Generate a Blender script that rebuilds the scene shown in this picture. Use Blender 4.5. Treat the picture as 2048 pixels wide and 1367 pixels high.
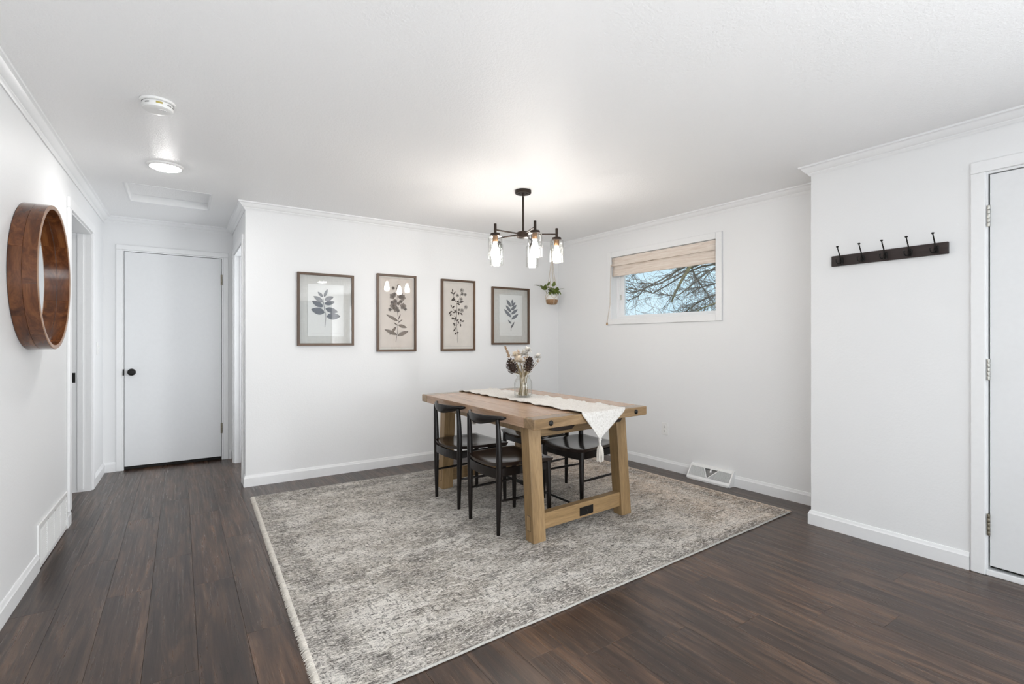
import bpy, bmesh, math, random
from mathutils import Vector, Matrix, Quaternion
random.seed(7)
PI = math.pi
for o in list(bpy.data.objects): bpy.data.objects.remove(o)
SC = bpy.context.scene
COL = SC.collection

# ------------------------------------------------------------------ camera, world, lights, exposure
YAW = math.atan(664 / 1000.0)
FW = Vector((math.sin(YAW), math.cos(YAW), 0))
RT = Vector((math.cos(YAW), -math.sin(YAW), 0))
cd = bpy.data.cameras.new('camera'); cam = bpy.data.objects.new('camera', cd); COL.objects.link(cam)
cam.location = (0, 0, 1.22); cam.rotation_euler = (PI / 2, 0, -YAW)
cd.sensor_width = 36; cd.lens = 1000 / 2048 * 36; cd.shift_y = -1.5 / 2048; cd.clip_start = 0.02
SC.camera = cam
SC.view_settings.view_transform = 'Standard'; SC.view_settings.look = 'None'
SC.view_settings.gamma = 1; SC.view_settings.use_curve_mapping = False
SC.view_settings.exposure = 0.0

w = bpy.data.worlds.new('world'); SC.world = w; w.use_nodes = True
nt = w.node_tree; nt.nodes.clear()
wo = nt.nodes.new('ShaderNodeOutputWorld'); bg = nt.nodes.new('ShaderNodeBackground')
tc = nt.nodes.new('ShaderNodeTexCoord'); nz = nt.nodes.new('ShaderNodeTexNoise'); rp = nt.nodes.new('ShaderNodeValToRGB')
nz.inputs['Scale'].default_value = 3.2; nz.inputs['Detail'].default_value = 5
rp.color_ramp.elements[0].position = 0.40; rp.color_ramp.elements[0].color = (0.48, 0.645, 0.75, 1)
rp.color_ramp.elements[1].position = 0.62; rp.color_ramp.elements[1].color = (0.74, 0.80, 0.84, 1)
nt.links.new(tc.outputs['Generated'], nz.inputs['Vector']); nt.links.new(nz.outputs['Fac'], rp.inputs[0])
nt.links.new(rp.outputs[0], bg.inputs[0]); bg.inputs[1].default_value = 1.5
nt.links.new(bg.outputs[0], wo.inputs[0])

def area(name, loc, rot, sx, sy, power, col):
    l = bpy.data.lights.new(name, 'AREA'); l.shape = 'RECTANGLE'; l.size = sx; l.size_y = sy; l.energy = power; l.color = col
    o = bpy.data.objects.new(name, l); COL.objects.link(o); o.location = loc; o.rotation_euler = rot; return o
# assumed daylight, as through big windows of the unseen room behind the camera
area('assumed_daylight_rear', (1.5, -3.35, 1.35), (PI / 2, 0, 0), 3.2, 1.6, 5, (0.95, 0.975, 1.0))
area('assumed_daylight_left', (-0.80, -2.1, 1.25), (PI / 2, 0, -PI / 2), 2.0, 1.7, 6, (0.95, 0.975, 1.0))
# added soft fill turned up to brighten the ceiling and walls, behind the viewpoint
area('added_fill_ceiling', (0.45, -1.15, 0.45), Vector((-0.18, 0.66, 0.73)).to_track_quat('-Z', 'Y').to_euler(), 2.2, 1.6, 55, (0.97, 0.985, 1.0))
# added fills at the right rear and in the left room; assumed daylight past the hall doorway
area('added_fill_right', (3.60, -2.2, 1.25), (PI / 2, 0, PI / 2), 2.0, 1.6, 222, (0.95, 0.975, 1.0))  # added lamp out of view to brighten the left wall, no window known there
area('added_fill_left_room', (-2.1, 4.95, 1.3), (PI / 2, 0, -PI / 2), 1.2, 1.4, 3, (0.95, 0.975, 1.0))  # added lamp out of view that lifts the hall through the left doorway
area('assumed_daylight_right_room', (1.66, 5.38, 1.3), (PI / 2, 0, PI / 2), 0.8, 1.4, 20, (0.95, 0.975, 1.0))  # assumed lamp out of view for the light through the hall doorway
BULB_E = 80.0
LED_E = 100.0

# ------------------------------------------------------------------ node helpers / materials
class NM:
    def __init__(s, name):
        s.m = bpy.data.materials.new(name); s.m.use_nodes = True; s.t = s.m.node_tree
        s.b = s.t.nodes['Principled BSDF']; s.out = s.t.nodes['Material Output']
    def n(s, typ, **kw):
        x = s.t.nodes.new(typ)
        for k, v in kw.items():
            if k in x.inputs: x.inputs[k].default_value = v
            else: setattr(x, k, v)
        return x
    def l(s, a, b): s.t.links.new(a, b)
    def coord(s, scale=(1, 1, 1), rnd=False, kind='Object'):
        c = s.n('ShaderNodeTexCoord'); mp = s.n('ShaderNodeMapping'); mp.inputs['Scale'].default_value = scale
        s.l(c.outputs[kind], mp.inputs[0])
        if rnd:
            oi = s.n('ShaderNodeObjectInfo'); mu = s.n('ShaderNodeVectorMath', operation='SCALE'); mu.inputs[0].default_value = (31.7, 17.3, 53.1)
            s.l(oi.outputs['Random'], mu.inputs['Scale']); s.l(mu.outputs[0], mp.inputs['Location'])
        return mp.outputs[0]
    def noise(s, vec, scale, detail=4, rough=0.55, dist=0.0):
        x = s.n('ShaderNodeTexNoise'); x.inputs['Scale'].default_value = scale; x.inputs['Detail'].default_value = detail
        x.inputs['Roughness'].default_value = rough; x.inputs['Distortion'].default_value = dist; s.l(vec, x.inputs['Vector']); return x.outputs['Fac']
    def ramp(s, fac, stops):
        r = s.n('ShaderNodeValToRGB'); e = r.color_ramp.elements
        while len(e) < len(stops): e.new(0.5)
        for el, (p, c) in zip(e, stops):
            el.position = p; el.color = (*c, 1) if not isinstance(c, (int, float)) else (c, c, c, 1)
        s.l(fac, r.inputs[0]); return r.outputs[0]
    def mix(s, fac, a, b, mode='MIX'):
        x = s.n('ShaderNodeMix'); x.data_type = 'RGBA'; x.blend_type = mode
        for inp, v in ((x.inputs[0], fac), (x.inputs[6], a), (x.inputs[7], b)):
            if hasattr(v, 'is_output'): s.l(v, inp)
            elif isinstance(v, (int, float)): inp.default_value = v
            else: inp.default_value = (*v, 1)
        return x.outputs[2]
    def math(s, op, a, b=0.0):
        x = s.n('ShaderNodeMath', operation=op)
        for inp, v in ((x.inputs[0], a), (x.inputs[1], b)):
            if hasattr(v, 'is_output'): s.l(v, inp)
            else: inp.default_value = v
        return x.outputs[0]
    def bump(s, h, strength, dist=0.01):
        x = s.n('ShaderNodeBump'); x.inputs['Strength'].default_value = strength; x.inputs['Distance'].default_value = dist
        s.l(h, x.inputs['Height']); s.l(x.outputs[0], s.b.inputs['Normal'])
    def col(s, v):
        if hasattr(v, 'is_output'): s.l(v, s.b.inputs['Base Color'])
        else: s.b.inputs['Base Color'].default_value = (*v, 1)
    def rough(s, v):
        if hasattr(v, 'is_output'): s.l(v, s.b.inputs['Roughness'])
        else: s.b.inputs['Roughness'].default_value = v
    def spec(s, v): s.b.inputs['Specular IOR Level'].default_value = v
def plain(name, c, rough=0.5, metal=0.0, spec=0.5, nscale=40, nvar=0.08, bump=0.0):
    m = NM(name); v = m.coord(); f = m.noise(v, nscale)
    lo = tuple(x * (1 - nvar) for x in c); hi = tuple(min(1, x * (1 + nvar)) for x in c)
    m.col(m.ramp(f, [(0.3, lo), (0.7, hi)])); m.rough(rough); m.b.inputs['Metallic'].default_value = metal; m.spec(spec)
    if bump: m.bump(f, bump, 0.002)
    return m.m
def wall_mat(name, c, rough, bscale, bstr, spec=0.4):
    m = NM(name); v = m.coord(); f = m.noise(v, bscale, 3, 0.6); m.col(c); m.rough(rough); m.spec(spec); m.bump(f, bstr, 0.004); return m.m
M_WALL = wall_mat('wall_paint', (0.84, 0.845, 0.85), 0.5, 80, 0.16)
M_CEIL = wall_mat('ceiling_paint', (0.93, 0.932, 0.934), 0.40, 95, 0.55, 0.26)
M_TRIM = plain('trim_paint', (0.855, 0.86, 0.865), 0.35, nvar=0.01)
M_DOOR = plain('door_paint', (0.79, 0.80, 0.81), 0.4, nvar=0.01)
M_VINYL = plain('white_vinyl', (0.85, 0.86, 0.87), 0.3, nvar=0.01)
M_PLASTIC = plain('white_plastic', (0.84, 0.84, 0.83), 0.35, nvar=0.01)
M_BLACKMETAL = plain('black_metal', (0.014, 0.013, 0.012), 0.42, 0.6)
M_BRONZE = plain('bronze_metal', (0.030, 0.020, 0.015), 0.42, 0.6)
M_BRASS = plain('aged_brass', (0.20, 0.11, 0.05), 0.35, 0.9)
M_NICKEL = plain('nickel_metal', (0.55, 0.54, 0.50), 0.32, 0.9)
M_NICKELDARK = plain('aged_nickel', (0.28, 0.25, 0.19), 0.38, 0.9)
M_DARK = plain('dark_gap', (0.02, 0.018, 0.016), 0.8)
M_GREYSHADE = plain('grey_metal', (0.30, 0.295, 0.29), 0.5, 0.3)
M_OUTSIDE = plain('lawn', (0.13, 0.15, 0.06), 0.9, nvar=0.3, nscale=4)

def floor_mat():
    m = NM('floor_plank_wood'); v = m.coord((9, 0.9, 9), True); v2 = m.coord((75, 2.2, 40), True)
    a = m.noise(v, 1.6, 6, 0.62, 1.3); b = m.noise(v2, 1.0, 5, 0.7, 0.3)
    oi = m.n('ShaderNodeObjectInfo')
    c = m.ramp(a, [(0.30, (0.024, 0.0130, 0.0088)), (0.48, (0.047, 0.027, 0.0180)), (0.66, (0.104, 0.060, 0.037))])
    tone = m.ramp(oi.outputs['Random'], [(0.0, (0.86, 0.86, 0.88)), (0.5, (1.0, 0.98, 0.96)), (1.0, (1.18, 1.10, 1.03))])
    c = m.mix(1.0, c, tone, 'MULTIPLY')
    g = m.ramp(b, [(0.35, (0.50, 0.49, 0.48)), (0.62, (1.35, 1.33, 1.30))])
    c = m.mix(0.75, c, g, 'MULTIPLY')
    m.col(c); m.rough(m.ramp(b, [(0.3, 0.37), (0.7, 0.24)])); m.spec(0.5); m.bump(b, 0.32, 0.0022); return m.m
M_FLOOR = floor_mat()
M_SUBFLOOR = plain('subfloor', (0.016, 0.011, 0.009), 0.6)

def wood(name, dark, mid, light, axis='Y', rough=0.35, gscale=1.0, rnd=True, spec=0.5, bump=0.12):
    m = NM(name); st = {'X': (0.08, 1, 1), 'Y': (1, 0.08, 1), 'Z': (1, 1, 0.08)}[axis]
    v = m.coord(tuple(14 * gscale * k for k in st), rnd); v2 = m.coord(tuple(120 * gscale * k for k in st), rnd)
    a = m.noise(v, 1.0, 5, 0.6, 1.0); b = m.noise(v2, 1.0, 4, 0.65, 0.2)
    c = m.ramp(a, [(0.3, dark), (0.5, mid), (0.72, light)])
    c = m.mix(0.5, c, m.ramp(b, [(0.35, (0.62, 0.60, 0.58)), (0.62, (1.08, 1.08, 1.08))]), 'MULTIPLY')
    if rnd:
        oi = m.n('ShaderNodeObjectInfo'); c = m.mix(1.0, c, m.ramp(oi.outputs['Random'], [(0, (0.86, 0.86, 0.86)), (1, (1.12, 1.12, 1.12))]), 'MULTIPLY')
    m.col(c); m.rough(rough); m.spec(spec); m.bump(b, bump, 0.001); return m.m
M_TTOP = wood('table_top_wood', (0.42, 0.265, 0.165), (0.47, 0.305, 0.20), (0.53, 0.35, 0.235), 'Y', 0.22, bump=0.015)
M_TEND = wood('table_end_wood', (0.20, 0.125, 0.060), (0.29, 0.187, 0.095), (0.37, 0.248, 0.135), 'X', 0.17)
M_TLEG = wood('table_leg_wood', (0.195, 0.122, 0.052), (0.285, 0.182, 0.083), (0.37, 0.245, 0.122), 'Z', 0.45)
M_CHAIR = wood('espresso_wood', (0.0055, 0.0042, 0.0038), (0.008, 0.0058, 0.005), (0.012, 0.0085, 0.007), 'Z', 0.27, rnd=False, bump=0.04, spec=0.32)
M_SEAT = wood('seat_wood', (0.015, 0.009, 0.0075), (0.022, 0.0132, 0.0105), (0.030, 0.018, 0.014), 'Y', 0.17, rnd=False, bump=0.02, spec=0.55)
M_FRAME = wood('frame_walnut', (0.075, 0.042, 0.024), (0.12, 0.068, 0.038), (0.17, 0.10, 0.058), 'Z', 0.42)
M_STAVE = wood('acacia_stave', (0.048, 0.0145, 0.0055), (0.115, 0.037, 0.012), (0.22, 0.082, 0.026), 'Z', 0.16, gscale=1.1)
M_RIMEDGE = wood('acacia_edge', (0.28, 0.16, 0.10), (0.36, 0.22, 0.14), (0.45, 0.28, 0.19), 'Z', 0.3)
M_RACK = wood('rack_board_wood', (0.019, 0.0115, 0.0105), (0.030, 0.019, 0.017), (0.042, 0.027, 0.024), 'Y', 0.5)
M_BARK = plain('bark', (0.16, 0.13, 0.095), 0.9, nvar=0.4, nscale=14)
M_TWIG = plain('twig_bark', (0.17, 0.145, 0.115), 0.9, nvar=0.4)
M_MOSS = plain('mossy_bark', (0.21, 0.175, 0.075), 0.9, nvar=0.45, nscale=16)
M_LEAF = plain('leaf_green', (0.125, 0.165, 0.032), 0.45, nvar=0.35, nscale=30)
M_PAPER = plain('deckled_paper', (0.80, 0.79, 0.77), 0.8, nvar=0.015, nscale=60)
M_BEIGE = plain('beige_print_paper', (0.74, 0.655, 0.59), 0.7, nvar=0.05, nscale=12)
M_BEIGE2 = plain('pale_print_paper', (0.76, 0.70, 0.645), 0.7, nvar=0.05, nscale=12)
M_MARGIN = plain('cream_margin', (0.78, 0.745, 0.69), 0.7, nvar=0.02)
M_INK = plain('ink_grey', (0.085, 0.08, 0.088), 0.9, nvar=0.25, nscale=300)
M_INKSOFT = plain('ink_soft', (0.17, 0.165, 0.185), 0.9, nvar=0.35, nscale=160)
M_INKBROWN = plain('ink_brown', (0.075, 0.055, 0.045), 0.9, nvar=0.25, nscale=300)
M_INKBROWNSOFT = plain('ink_brown_soft', (0.30, 0.235, 0.19), 0.9, nvar=0.55, nscale=260)
M_INKPALE = plain('ink_pale', (0.50, 0.48, 0.46), 0.9)
M_CONE = plain('pinecone_scale', (0.050, 0.027, 0.018), 0.6, nvar=0.5, nscale=60)
M_CREAM = plain('dried_cream', (0.78, 0.69, 0.57), 0.85, nvar=0.15)
M_WHITEFL = plain('dried_white', (0.80, 0.77, 0.72), 0.85, nvar=0.08)
M_TAN = plain('dried_tan', (0.46, 0.32, 0.20), 0.85, nvar=0.25)
M_STEM = plain('dried_stem', (0.33, 0.26, 0.15), 0.8, nvar=0.4)
M_ROPE = plain('cotton_cord', (0.62, 0.54, 0.45), 0.9, nvar=0.1)
M_POT = plain('white_pot', (0.78, 0.77, 0.75), 0.6, nvar=0.02)
M_POTBASE = plain('woven_band', (0.33, 0.20, 0.11), 0.85, nvar=0.35, nscale=120, bump=0.5)
M_STICKER = plain('yellow_sticker', (0.42, 0.34, 0.09), 0.6)
M_SOIL = plain('soil', (0.03, 0.02, 0.014), 0.95)

def linen():
    m = NM('linen_mat'); v = m.coord((1, 1, 1)); a = m.noise(m.coord((260, 260, 22)), 1, 3); b = m.noise(m.coord((22, 22, 260)), 1, 3); g = m.noise(v, 6)
    c = m.mix(0.5, m.ramp(a, [(0.3, (0.54, 0.525, 0.495)), (0.7, (0.68, 0.665, 0.63))]), m.ramp(b, [(0.3, (0.56, 0.545, 0.51)), (0.7, (0.70, 0.68, 0.65))]))
    m.col(c); m.rough(0.9); return m.m
M_LINEN = linen()
def woven():
    m = NM('woven_blind'); v = m.coord((3, 3, 60)); a = m.noise(v, 1.2, 5, 0.7, 0.2); b = m.noise(m.coord((22, 22, 190)), 1, 4, 0.7); k = m.noise(m.coord((7, 7, 130)), 1, 2)
    c = m.ramp(a, [(0.3, (0.66, 0.55, 0.46)), (0.55, (0.80, 0.71, 0.63)), (0.75, (0.86, 0.80, 0.74))])
    c = m.mix(m.ramp(b, [(0.60, 0.0), (0.72, 0.55)]), c, (0.86, 0.82, 0.78)); c = m.mix(m.ramp(k, [(0.66, 0.0), (0.74, 0.6)]), c, (0.32, 0.22, 0.14))
    m.col(c); m.rough(0.9); m.bump(a, 0.5, 0.004); return m.m
M_WOVEN = woven()
def runner_mat():
    m = NM('runner_cloth'); a = m.noise(m.coord((90, 90, 90)), 1, 3, 0.7); b = m.noise(m.coord((260, 260, 260)), 1, 3, 0.7)
    c = m.ramp(a, [(0.30, (0.62, 0.59, 0.545)), (0.50, (0.80, 0.775, 0.74)), (0.7, (0.87, 0.855, 0.83))])
    c = m.mix(0.5, c, m.ramp(b, [(0.3, (0.70, 0.68, 0.64)), (0.6, (1.05, 1.05, 1.05))]), 'MULTIPLY')
    m.col(c); m.rough(0.95); m.bump(b, 0.6, 0.004); return m.m
M_RUNNER = runner_mat()
def rug_mat():
    m = NM('rug_pile'); c0 = m.n('ShaderNodeTexCoord'); sep = m.n('ShaderNodeSeparateXYZ'); m.l(c0.outputs['Object'], sep.inputs[0])
    big = m.noise(m.coord((1.0, 1.3, 1)), 2.0, 8, 0.68, 0.6); mid = m.noise(m.coord((2.0, 3.6, 1)), 2.2, 8, 0.70, 0.8)
    flx = m.noise(m.coord((30, 105, 1)), 1, 4, 0.66, 1.7); fly = m.noise(m.coord((115, 22, 1)), 1, 4, 0.66, 1.0); fine = m.noise(m.coord((260, 260, 1)), 1, 2, 0.8)
    streak = m.noise(m.coord((150, 9, 1)), 1, 4, 0.65, 0.4)
    base = m.ramp(big, [(0.36, (0.27, 0.255, 0.24)), (0.46, (0.42, 0.395, 0.36)), (0.54, (0.50, 0.48, 0.445)), (0.64, (0.64, 0.625, 0.60))])
    base = m.mix(m.ramp(mid, [(0.52, 0.0), (0.60, 0.9)]), base, (0.76, 0.75, 0.725))
    base = m.mix(m.ramp(mid, [(0.36, 0.7), (0.46, 0.0)]), base, (0.20, 0.195, 0.188))
    tan = m.math('ADD', m.math('MULTIPLY', sep.outputs[0], 0.42), m.math('MULTIPLY', sep.outputs[1], 0.10))
    tan = m.math('ADD', tan, m.math('MULTIPLY', m.noise(m.coord((1, 1, 1)), 2.4, 3), 0.7))
    base = m.mix(m.ramp(tan, [(0.42, 0.0), (1.0, 0.85)]), base, m.mix(1.0, base, (1.12, 0.93, 0.78), 'MULTIPLY'))
    # darker border band with broken streaks, part of the weave
    def edge(o, half): return m.math('SUBTRACT', half, m.math('ABSOLUTE', o))
    ex = edge(sep.outputs[0], 1.555); ey = edge(sep.outputs[1], 1.255); e = m.math('MINIMUM', ex, ey)
    e = m.math('ADD', e, m.math('MULTIPLY', m.math('SUBTRACT', m.noise(m.coord((5, 5, 1)), 2.5, 4), 0.5), 0.10))
    band = m.ramp(e, [(0.02, 0.45), (0.06, 0.8), (0.11, 0.75), (0.15, 0.0)])
    band = m.math('MULTIPLY', band, m.ramp(m.noise(m.coord((4, 4, 1)), 1.7, 4), [(0.38, 0.15), (0.58, 1.0)]))
    base = m.mix(band, base, m.ramp(streak, [(0.34, (0.075, 0.072, 0.072)), (0.52, (0.22, 0.21, 0.20)), (0.66, (0.52, 0.505, 0.48))]))
    wb = m.math('MULTIPLY', m.ramp(e, [(0.13, 0.0), (0.17, 0.6), (0.22, 0.4), (0.28, 0.0)]), m.ramp(mid, [(0.40, 0.0), (0.55, 1.0)]))
    base = m.mix(wb, base, (0.66, 0.65, 0.63))
    base = m.mix(m.ramp(flx, [(0.385, 0.92), (0.46, 0.0)]), base, (0.085, 0.08, 0.077))
    base = m.mix(m.ramp(fly, [(0.385, 0.8), (0.455, 0.0)]), base, (0.11, 0.103, 0.098))
    base = m.mix(m.ramp(flx, [(0.525, 0.0), (0.60, 0.9)]), base, (0.80, 0.785, 0.76))
    base = m.mix(0.5, base, m.ramp(fine, [(0.32, (0.50, 0.50, 0.50)), (0.62, (1.25, 1.25, 1.25))]), 'MULTIPLY')
    base = m.mix(1.0, base, (1.035, 1.0, 0.96), 'MULTIPLY')
    m.col(base); m.rough(0.97); m.spec(0.15); h = m.math('ADD', flx, m.math('ADD', fine, fly)); m.bump(h, 0.55, 0.006); return m.m
M_RUG = rug_mat()
M_FRINGE = plain('rug_fringe', (0.72, 0.68, 0.62), 0.95, nvar=0.12)
M_FRINGEBEIGE = plain('rug_fringe_beige', (0.62, 0.52, 0.42), 0.95, nvar=0.15)
M_BINDING = plain('rug_binding', (0.40, 0.385, 0.36), 0.95, nvar=0.2, nscale=90)

def emis(name, c, s):
    m = NM(name); f = m.noise(m.coord(), 30); m.col((0.9, 0.9, 0.9)); m.b.inputs['Emission Color'].default_value = (*c, 1); m.b.inputs['Emission Strength'].default_value = s; return m.m
M_BULB = emis('bulb_glow', (1.0, 0.94, 0.875), BULB_E)
M_LED = emis('led_glow', (1.0, 0.985, 0.96), LED_E)
def thin_glass(name, tint=(0.97, 0.985, 0.98), edge=0.35, refl=1.0):
    m = NM(name); t = m.t; t.nodes.remove(m.b)
    tr = m.n('ShaderNodeBsdfTransparent'); gl = m.n('ShaderNodeBsdfGlossy'); gl.inputs['Roughness'].default_value = 0.02
    lw = m.n('ShaderNodeLayerWeight'); lw.inputs['Blend'].default_value = 0.5
    tr_col = m.ramp(lw.outputs['Facing'], [(0.0, tint), (0.72, tuple(x * 0.97 for x in tint)), (1.0, tuple(x * edge for x in tint))]); m.l(tr_col, tr.inputs[0])
    f = m.math('ADD', 0.045 * refl, m.math('MULTIPLY', m.math('POWER', lw.outputs['Facing'], 3.0), 0.45 * refl))
    mx = m.n('ShaderNodeMixShader'); m.l(f, mx.inputs[0]); m.l(tr.outputs[0], mx.inputs[1]); m.l(gl.outputs[0], mx.inputs[2]); m.l(mx.outputs[0], m.out.inputs[0]); return m.m
M_PANE = thin_glass('window_glass', (0.98, 0.99, 0.99), 0.9)
M_PICGLASS = thin_glass('picture_glass', (0.98, 0.985, 0.985), 0.95)
M_SHADEGLASS = thin_glass('shade_glass', (0.99, 0.99, 0.985), 0.86)
M_VASE = thin_glass('vase_glass', (0.985, 0.99, 0.985), 0.62)
def mirror_mat():
    m = NM('mirror_silver'); m.col((0.93, 0.94, 0.94)); m.b.inputs['Metallic'].default_value = 1; m.rough(0.02); return m.m
M_MIRROR = mirror_mat()

# ------------------------------------------------------------------ geometry helpers
def add_box(bm, x0, x1, y0, y1, z0, z1, M=None):
    vs = [Vector((x, y, z)) for x in (x0, x1) for y in (y0, y1) for z in (z0, z1)]
    add_hexa(bm, vs, M)
def add_hexa(bm, vs, M=None):     # 8 corners ordered x-major, y, z
    v = [bm.verts.new(M @ Vector(p) if M else Vector(p)) for p in vs]
    for f in ((0, 1, 3, 2), (4, 6, 7, 5), (0, 4, 5, 1), (2, 3, 7, 6), (0, 2, 6, 4), (1, 5, 7, 3)): bm.faces.new([v[i] for i in f])
def frame_axes(d):
    d = d.normalized(); a = Vector((0, 0, 1)) if abs(d.z) < 0.9 else Vector((1, 0, 0)); u = d.cross(a).normalized(); return u, u.cross(d).normalized()
def add_tube(bm, pts, rad, n=8, cap=True, flat=1.0):
    pts = [Vector(p) for p in pts]; rad = rad if hasattr(rad, '__len__') else [rad] * len(pts)
    rings = []; pu = None
    for i, p in enumerate(pts):
        d = (pts[min(i + 1, len(pts) - 1)] - pts[max(i - 1, 0)])
        if d.length < 1e-9: d = Vector((0, 0, 1))
        if pu is None: u, v = frame_axes(d)
        else:
            d.normalize(); u = (pu - d * pu.dot(d)).normalized(); v = u.cross(d)
        pu = u
        rings.append([bm.verts.new(p + (u * math.cos(2 * PI * k / n) + v * math.sin(2 * PI * k / n) * flat) * rad[i]) for k in range(n)])
    for a, b in zip(rings, rings[1:]):
        for k in range(n): bm.faces.new((a[k], a[(k + 1) % n], b[(k + 1) % n], b[k]))
    if cap:
        bm.faces.new(rings[0][::-1]); bm.faces.new(rings[-1])
def add_lathe(bm, prof, n=24, M=None, cap=True):
    rings = []
    for r, z in prof:
        rings.append([bm.verts.new((M @ Vector(q)) if M else Vector(q)) for q in [(r * math.cos(2 * PI * k / n), r * math.sin(2 * PI * k / n), z) for k in range(n)]])
    for a, b in zip(rings, rings[1:]):
        for k in range(n): bm.faces.new((a[k], a[(k + 1) % n], b[(k + 1) % n], b[k]))
    if cap:
        if prof[0][0] > 1e-4: bm.faces.new(rings[0][::-1])
        if prof[-1][0] > 1e-4: bm.faces.new(rings[-1])
def add_prism(bm, poly, d0, d1, fn):       # poly of 2-D points extruded between d0 and d1; fn(a, b, d) -> point
    A = [bm.verts.new(fn(a, b, d0)) for a, b in poly]; B = [bm.verts.new(fn(a, b, d1)) for a, b in poly]; n = len(poly)
    bm.faces.new(A[::-1]); bm.faces.new(B)
    for i in range(n): bm.faces.new((A[i], A[(i + 1) % n], B[(i + 1) % n], B[i]))
def obj(name, bm, mat, parent=None, loc=None, smooth=None, bevel=None, fix=True):
    if isinstance(bm, bmesh.types.BMesh):
        if fix: bmesh.ops.recalc_face_normals(bm, faces=bm.faces)
        me = bpy.data.meshes.new(name); bm.to_mesh(me); bm.free()
        me.materials.append(mat)
        if smooth is not None:
            for p in me.polygons: p.use_smooth = True
            me.set_sharp_from_angle(angle=math.radians(smooth))
    else: me = bm
    o = bpy.data.objects.new(name, me); COL.objects.link(o)
    if parent: o.parent = parent
    if loc is not None: o.location = loc
    if bevel:
        b = o.modifiers.new('bevel', 'BEVEL'); b.width = bevel; b.segments = 2; b.limit_method = 'ANGLE'; b.angle_limit = math.radians(40)
    return o
def boxo(name, x0, x1, y0, y1, z0, z1, mat, parent=None, bevel=None, M=None):
    bm = bmesh.new(); add_box(bm, x0, x1, y0, y1, z0, z1, M); return obj(name, bm, mat, parent, bevel=bevel)
def thing(name, label, cat, loc, rz=0.0, group=None):
    o = bpy.data.objects.new(name, None); COL.objects.link(o); o.empty_display_size = 0.1
    o.location = loc; o.rotation_euler = (0, 0, rz); return tag(o, label, cat, group)
def tag(o, label, cat, group=None):
    o['label'] = label; o['category'] = cat
    if group: o['group'] = group
    return o
def struct(o, label=None):
    o['kind'] = 'structure'
    if label: o['label'] = label
    return o
def sroot(name, label, loc=(0, 0, 0), rz=0.0):
    o = bpy.data.objects.new(name, None); COL.objects.link(o); o.location = loc; o.rotation_euler = (0, 0, rz); return struct(o, label)
def stuff(o): o['kind'] = 'stuff'; return o
def copy_tree(o, parent=None):
    c = o.copy(); COL.objects.link(c)
    if parent: c.parent = parent
    for ch in list(o.children): copy_tree(ch, c)
    return c
def bez(p, n):     # Catmull-Rom through points
    p = [Vector(q) for q in p]; q = [p[0] * 2 - p[1]] + p + [p[-1] * 2 - p[-2]]; out = []
    for i in range(1, len(q) - 2):
        for k in range(n):
            t = k / n; a, b, c, d = q[i - 1], q[i], q[i + 1], q[i + 2]
            out.append(0.5 * ((2 * b) + (c - a) * t + (2 * a - 5 * b + 4 * c - d) * t * t + (3 * b - a - 3 * c + d) * t ** 3))
    out.append(p[-1]); return out

# ------------------------------------------------------------------ room shell
CZ = 2.385
XL = lambda y: -0.645 + 0.0168 * (y - 2.944)
XR = lambda y: 3.847 - 0.0345 * (y - 3.633)
REAR = -3.5
P = {'L0': Vector((XL(REAR), REAR)), 'L1': Vector((XL(5.957), 5.957)), 'H1': Vector((0.456, 5.957)), 'H0': Vector((0.456, 4.722)),
     'B1': Vector((XR(4.722), 4.722)), 'A0': Vector((XR(1.68), 1.68)), 'N1': Vector((3.517, 1.68)), 'N0': Vector((3.517, REAR))}
def frame(A, B):
    d = (B - A); L = d.length; s = d / L; n = Vector((s.y, -s.x))
    M = Matrix(((s.x, n.x, 0, A.x), (s.y, n.y, 0, A.y), (0, 0, 1, 0), (0, 0, 0, 1)))     # local x along wall, y into the room, z up
    return M, L
def wall(name, A, B, openings=(), thick=0.13, ext=(0, 0), label=None, z1=CZ + 0.02):
    M, L = frame(A, B); bm = bmesh.new()
    xs = sorted({-ext[0], L + ext[1], *[v for o in openings for v in o[:2]]}); zs = sorted({0.0, z1, *[v for o in openings for v in o[2:4]]})
    for xa, xb in zip(xs, xs[1:]):
        for za, zb in zip(zs, zs[1:]):
            xm, zm = (xa + xb) / 2, (za + zb) / 2
            if any(o[0] < xm < o[1] and o[2] < zm < o[3] for o in openings): continue
            add_box(bm, xa, xb, -thick, 0, za, zb, M)
    bmesh.ops.remove_doubles(bm, verts=bm.verts, dist=1e-5)
    dup = {}
    for f in bm.faces: dup.setdefault(tuple(round(c, 4) for c in f.calc_center_median()), []).append(f)
    bmesh.ops.delete(bm, geom=[f for fs in dup.values() if len(fs) > 1 for f in fs], context='FACES')
    return struct(obj(name, bm, M_WALL), label), M, L
sL = lambda y: (y - REAR) * math.hypot(1, 0.0168)
wall_left, ML, LL = wall('wall_left', P['L0'], P['L1'], [(sL(4.435), sL(5.32), -0.01, 2.105), (sL(-3.0), sL(-1.2), 0.4, 2.1)], ext=(0, 0.13), label='white wall along the left side with a doorway')  # the second opening is an assumed window for the left daylight lamp
wall_hall, MH, LH = wall('wall_hall', P['L1'], P['H1'], [(-0.454 - P['L1'].x, 0.372 - P['L1'].x, -0.01, 2.083)], ext=(0.13, 0.13), label='white end wall of the short hall')
wall_hr, MHR, LHR = wall('wall_hall_right', P['H1'], P['H0'] + Vector((0, 0.0007)), [(0.237, 1.06, -0.01, 2.085)], label='white right wall of the short hall')
wall_back, MB, LB = wall('wall_back', P['H0'] + Vector((0.0007, 0)), P['B1'], ext=(0, 0.15), label='white wall behind the framed prints')
sR = lambda y: (4.722 - y) * math.hypot(1, 0.0345)
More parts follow.
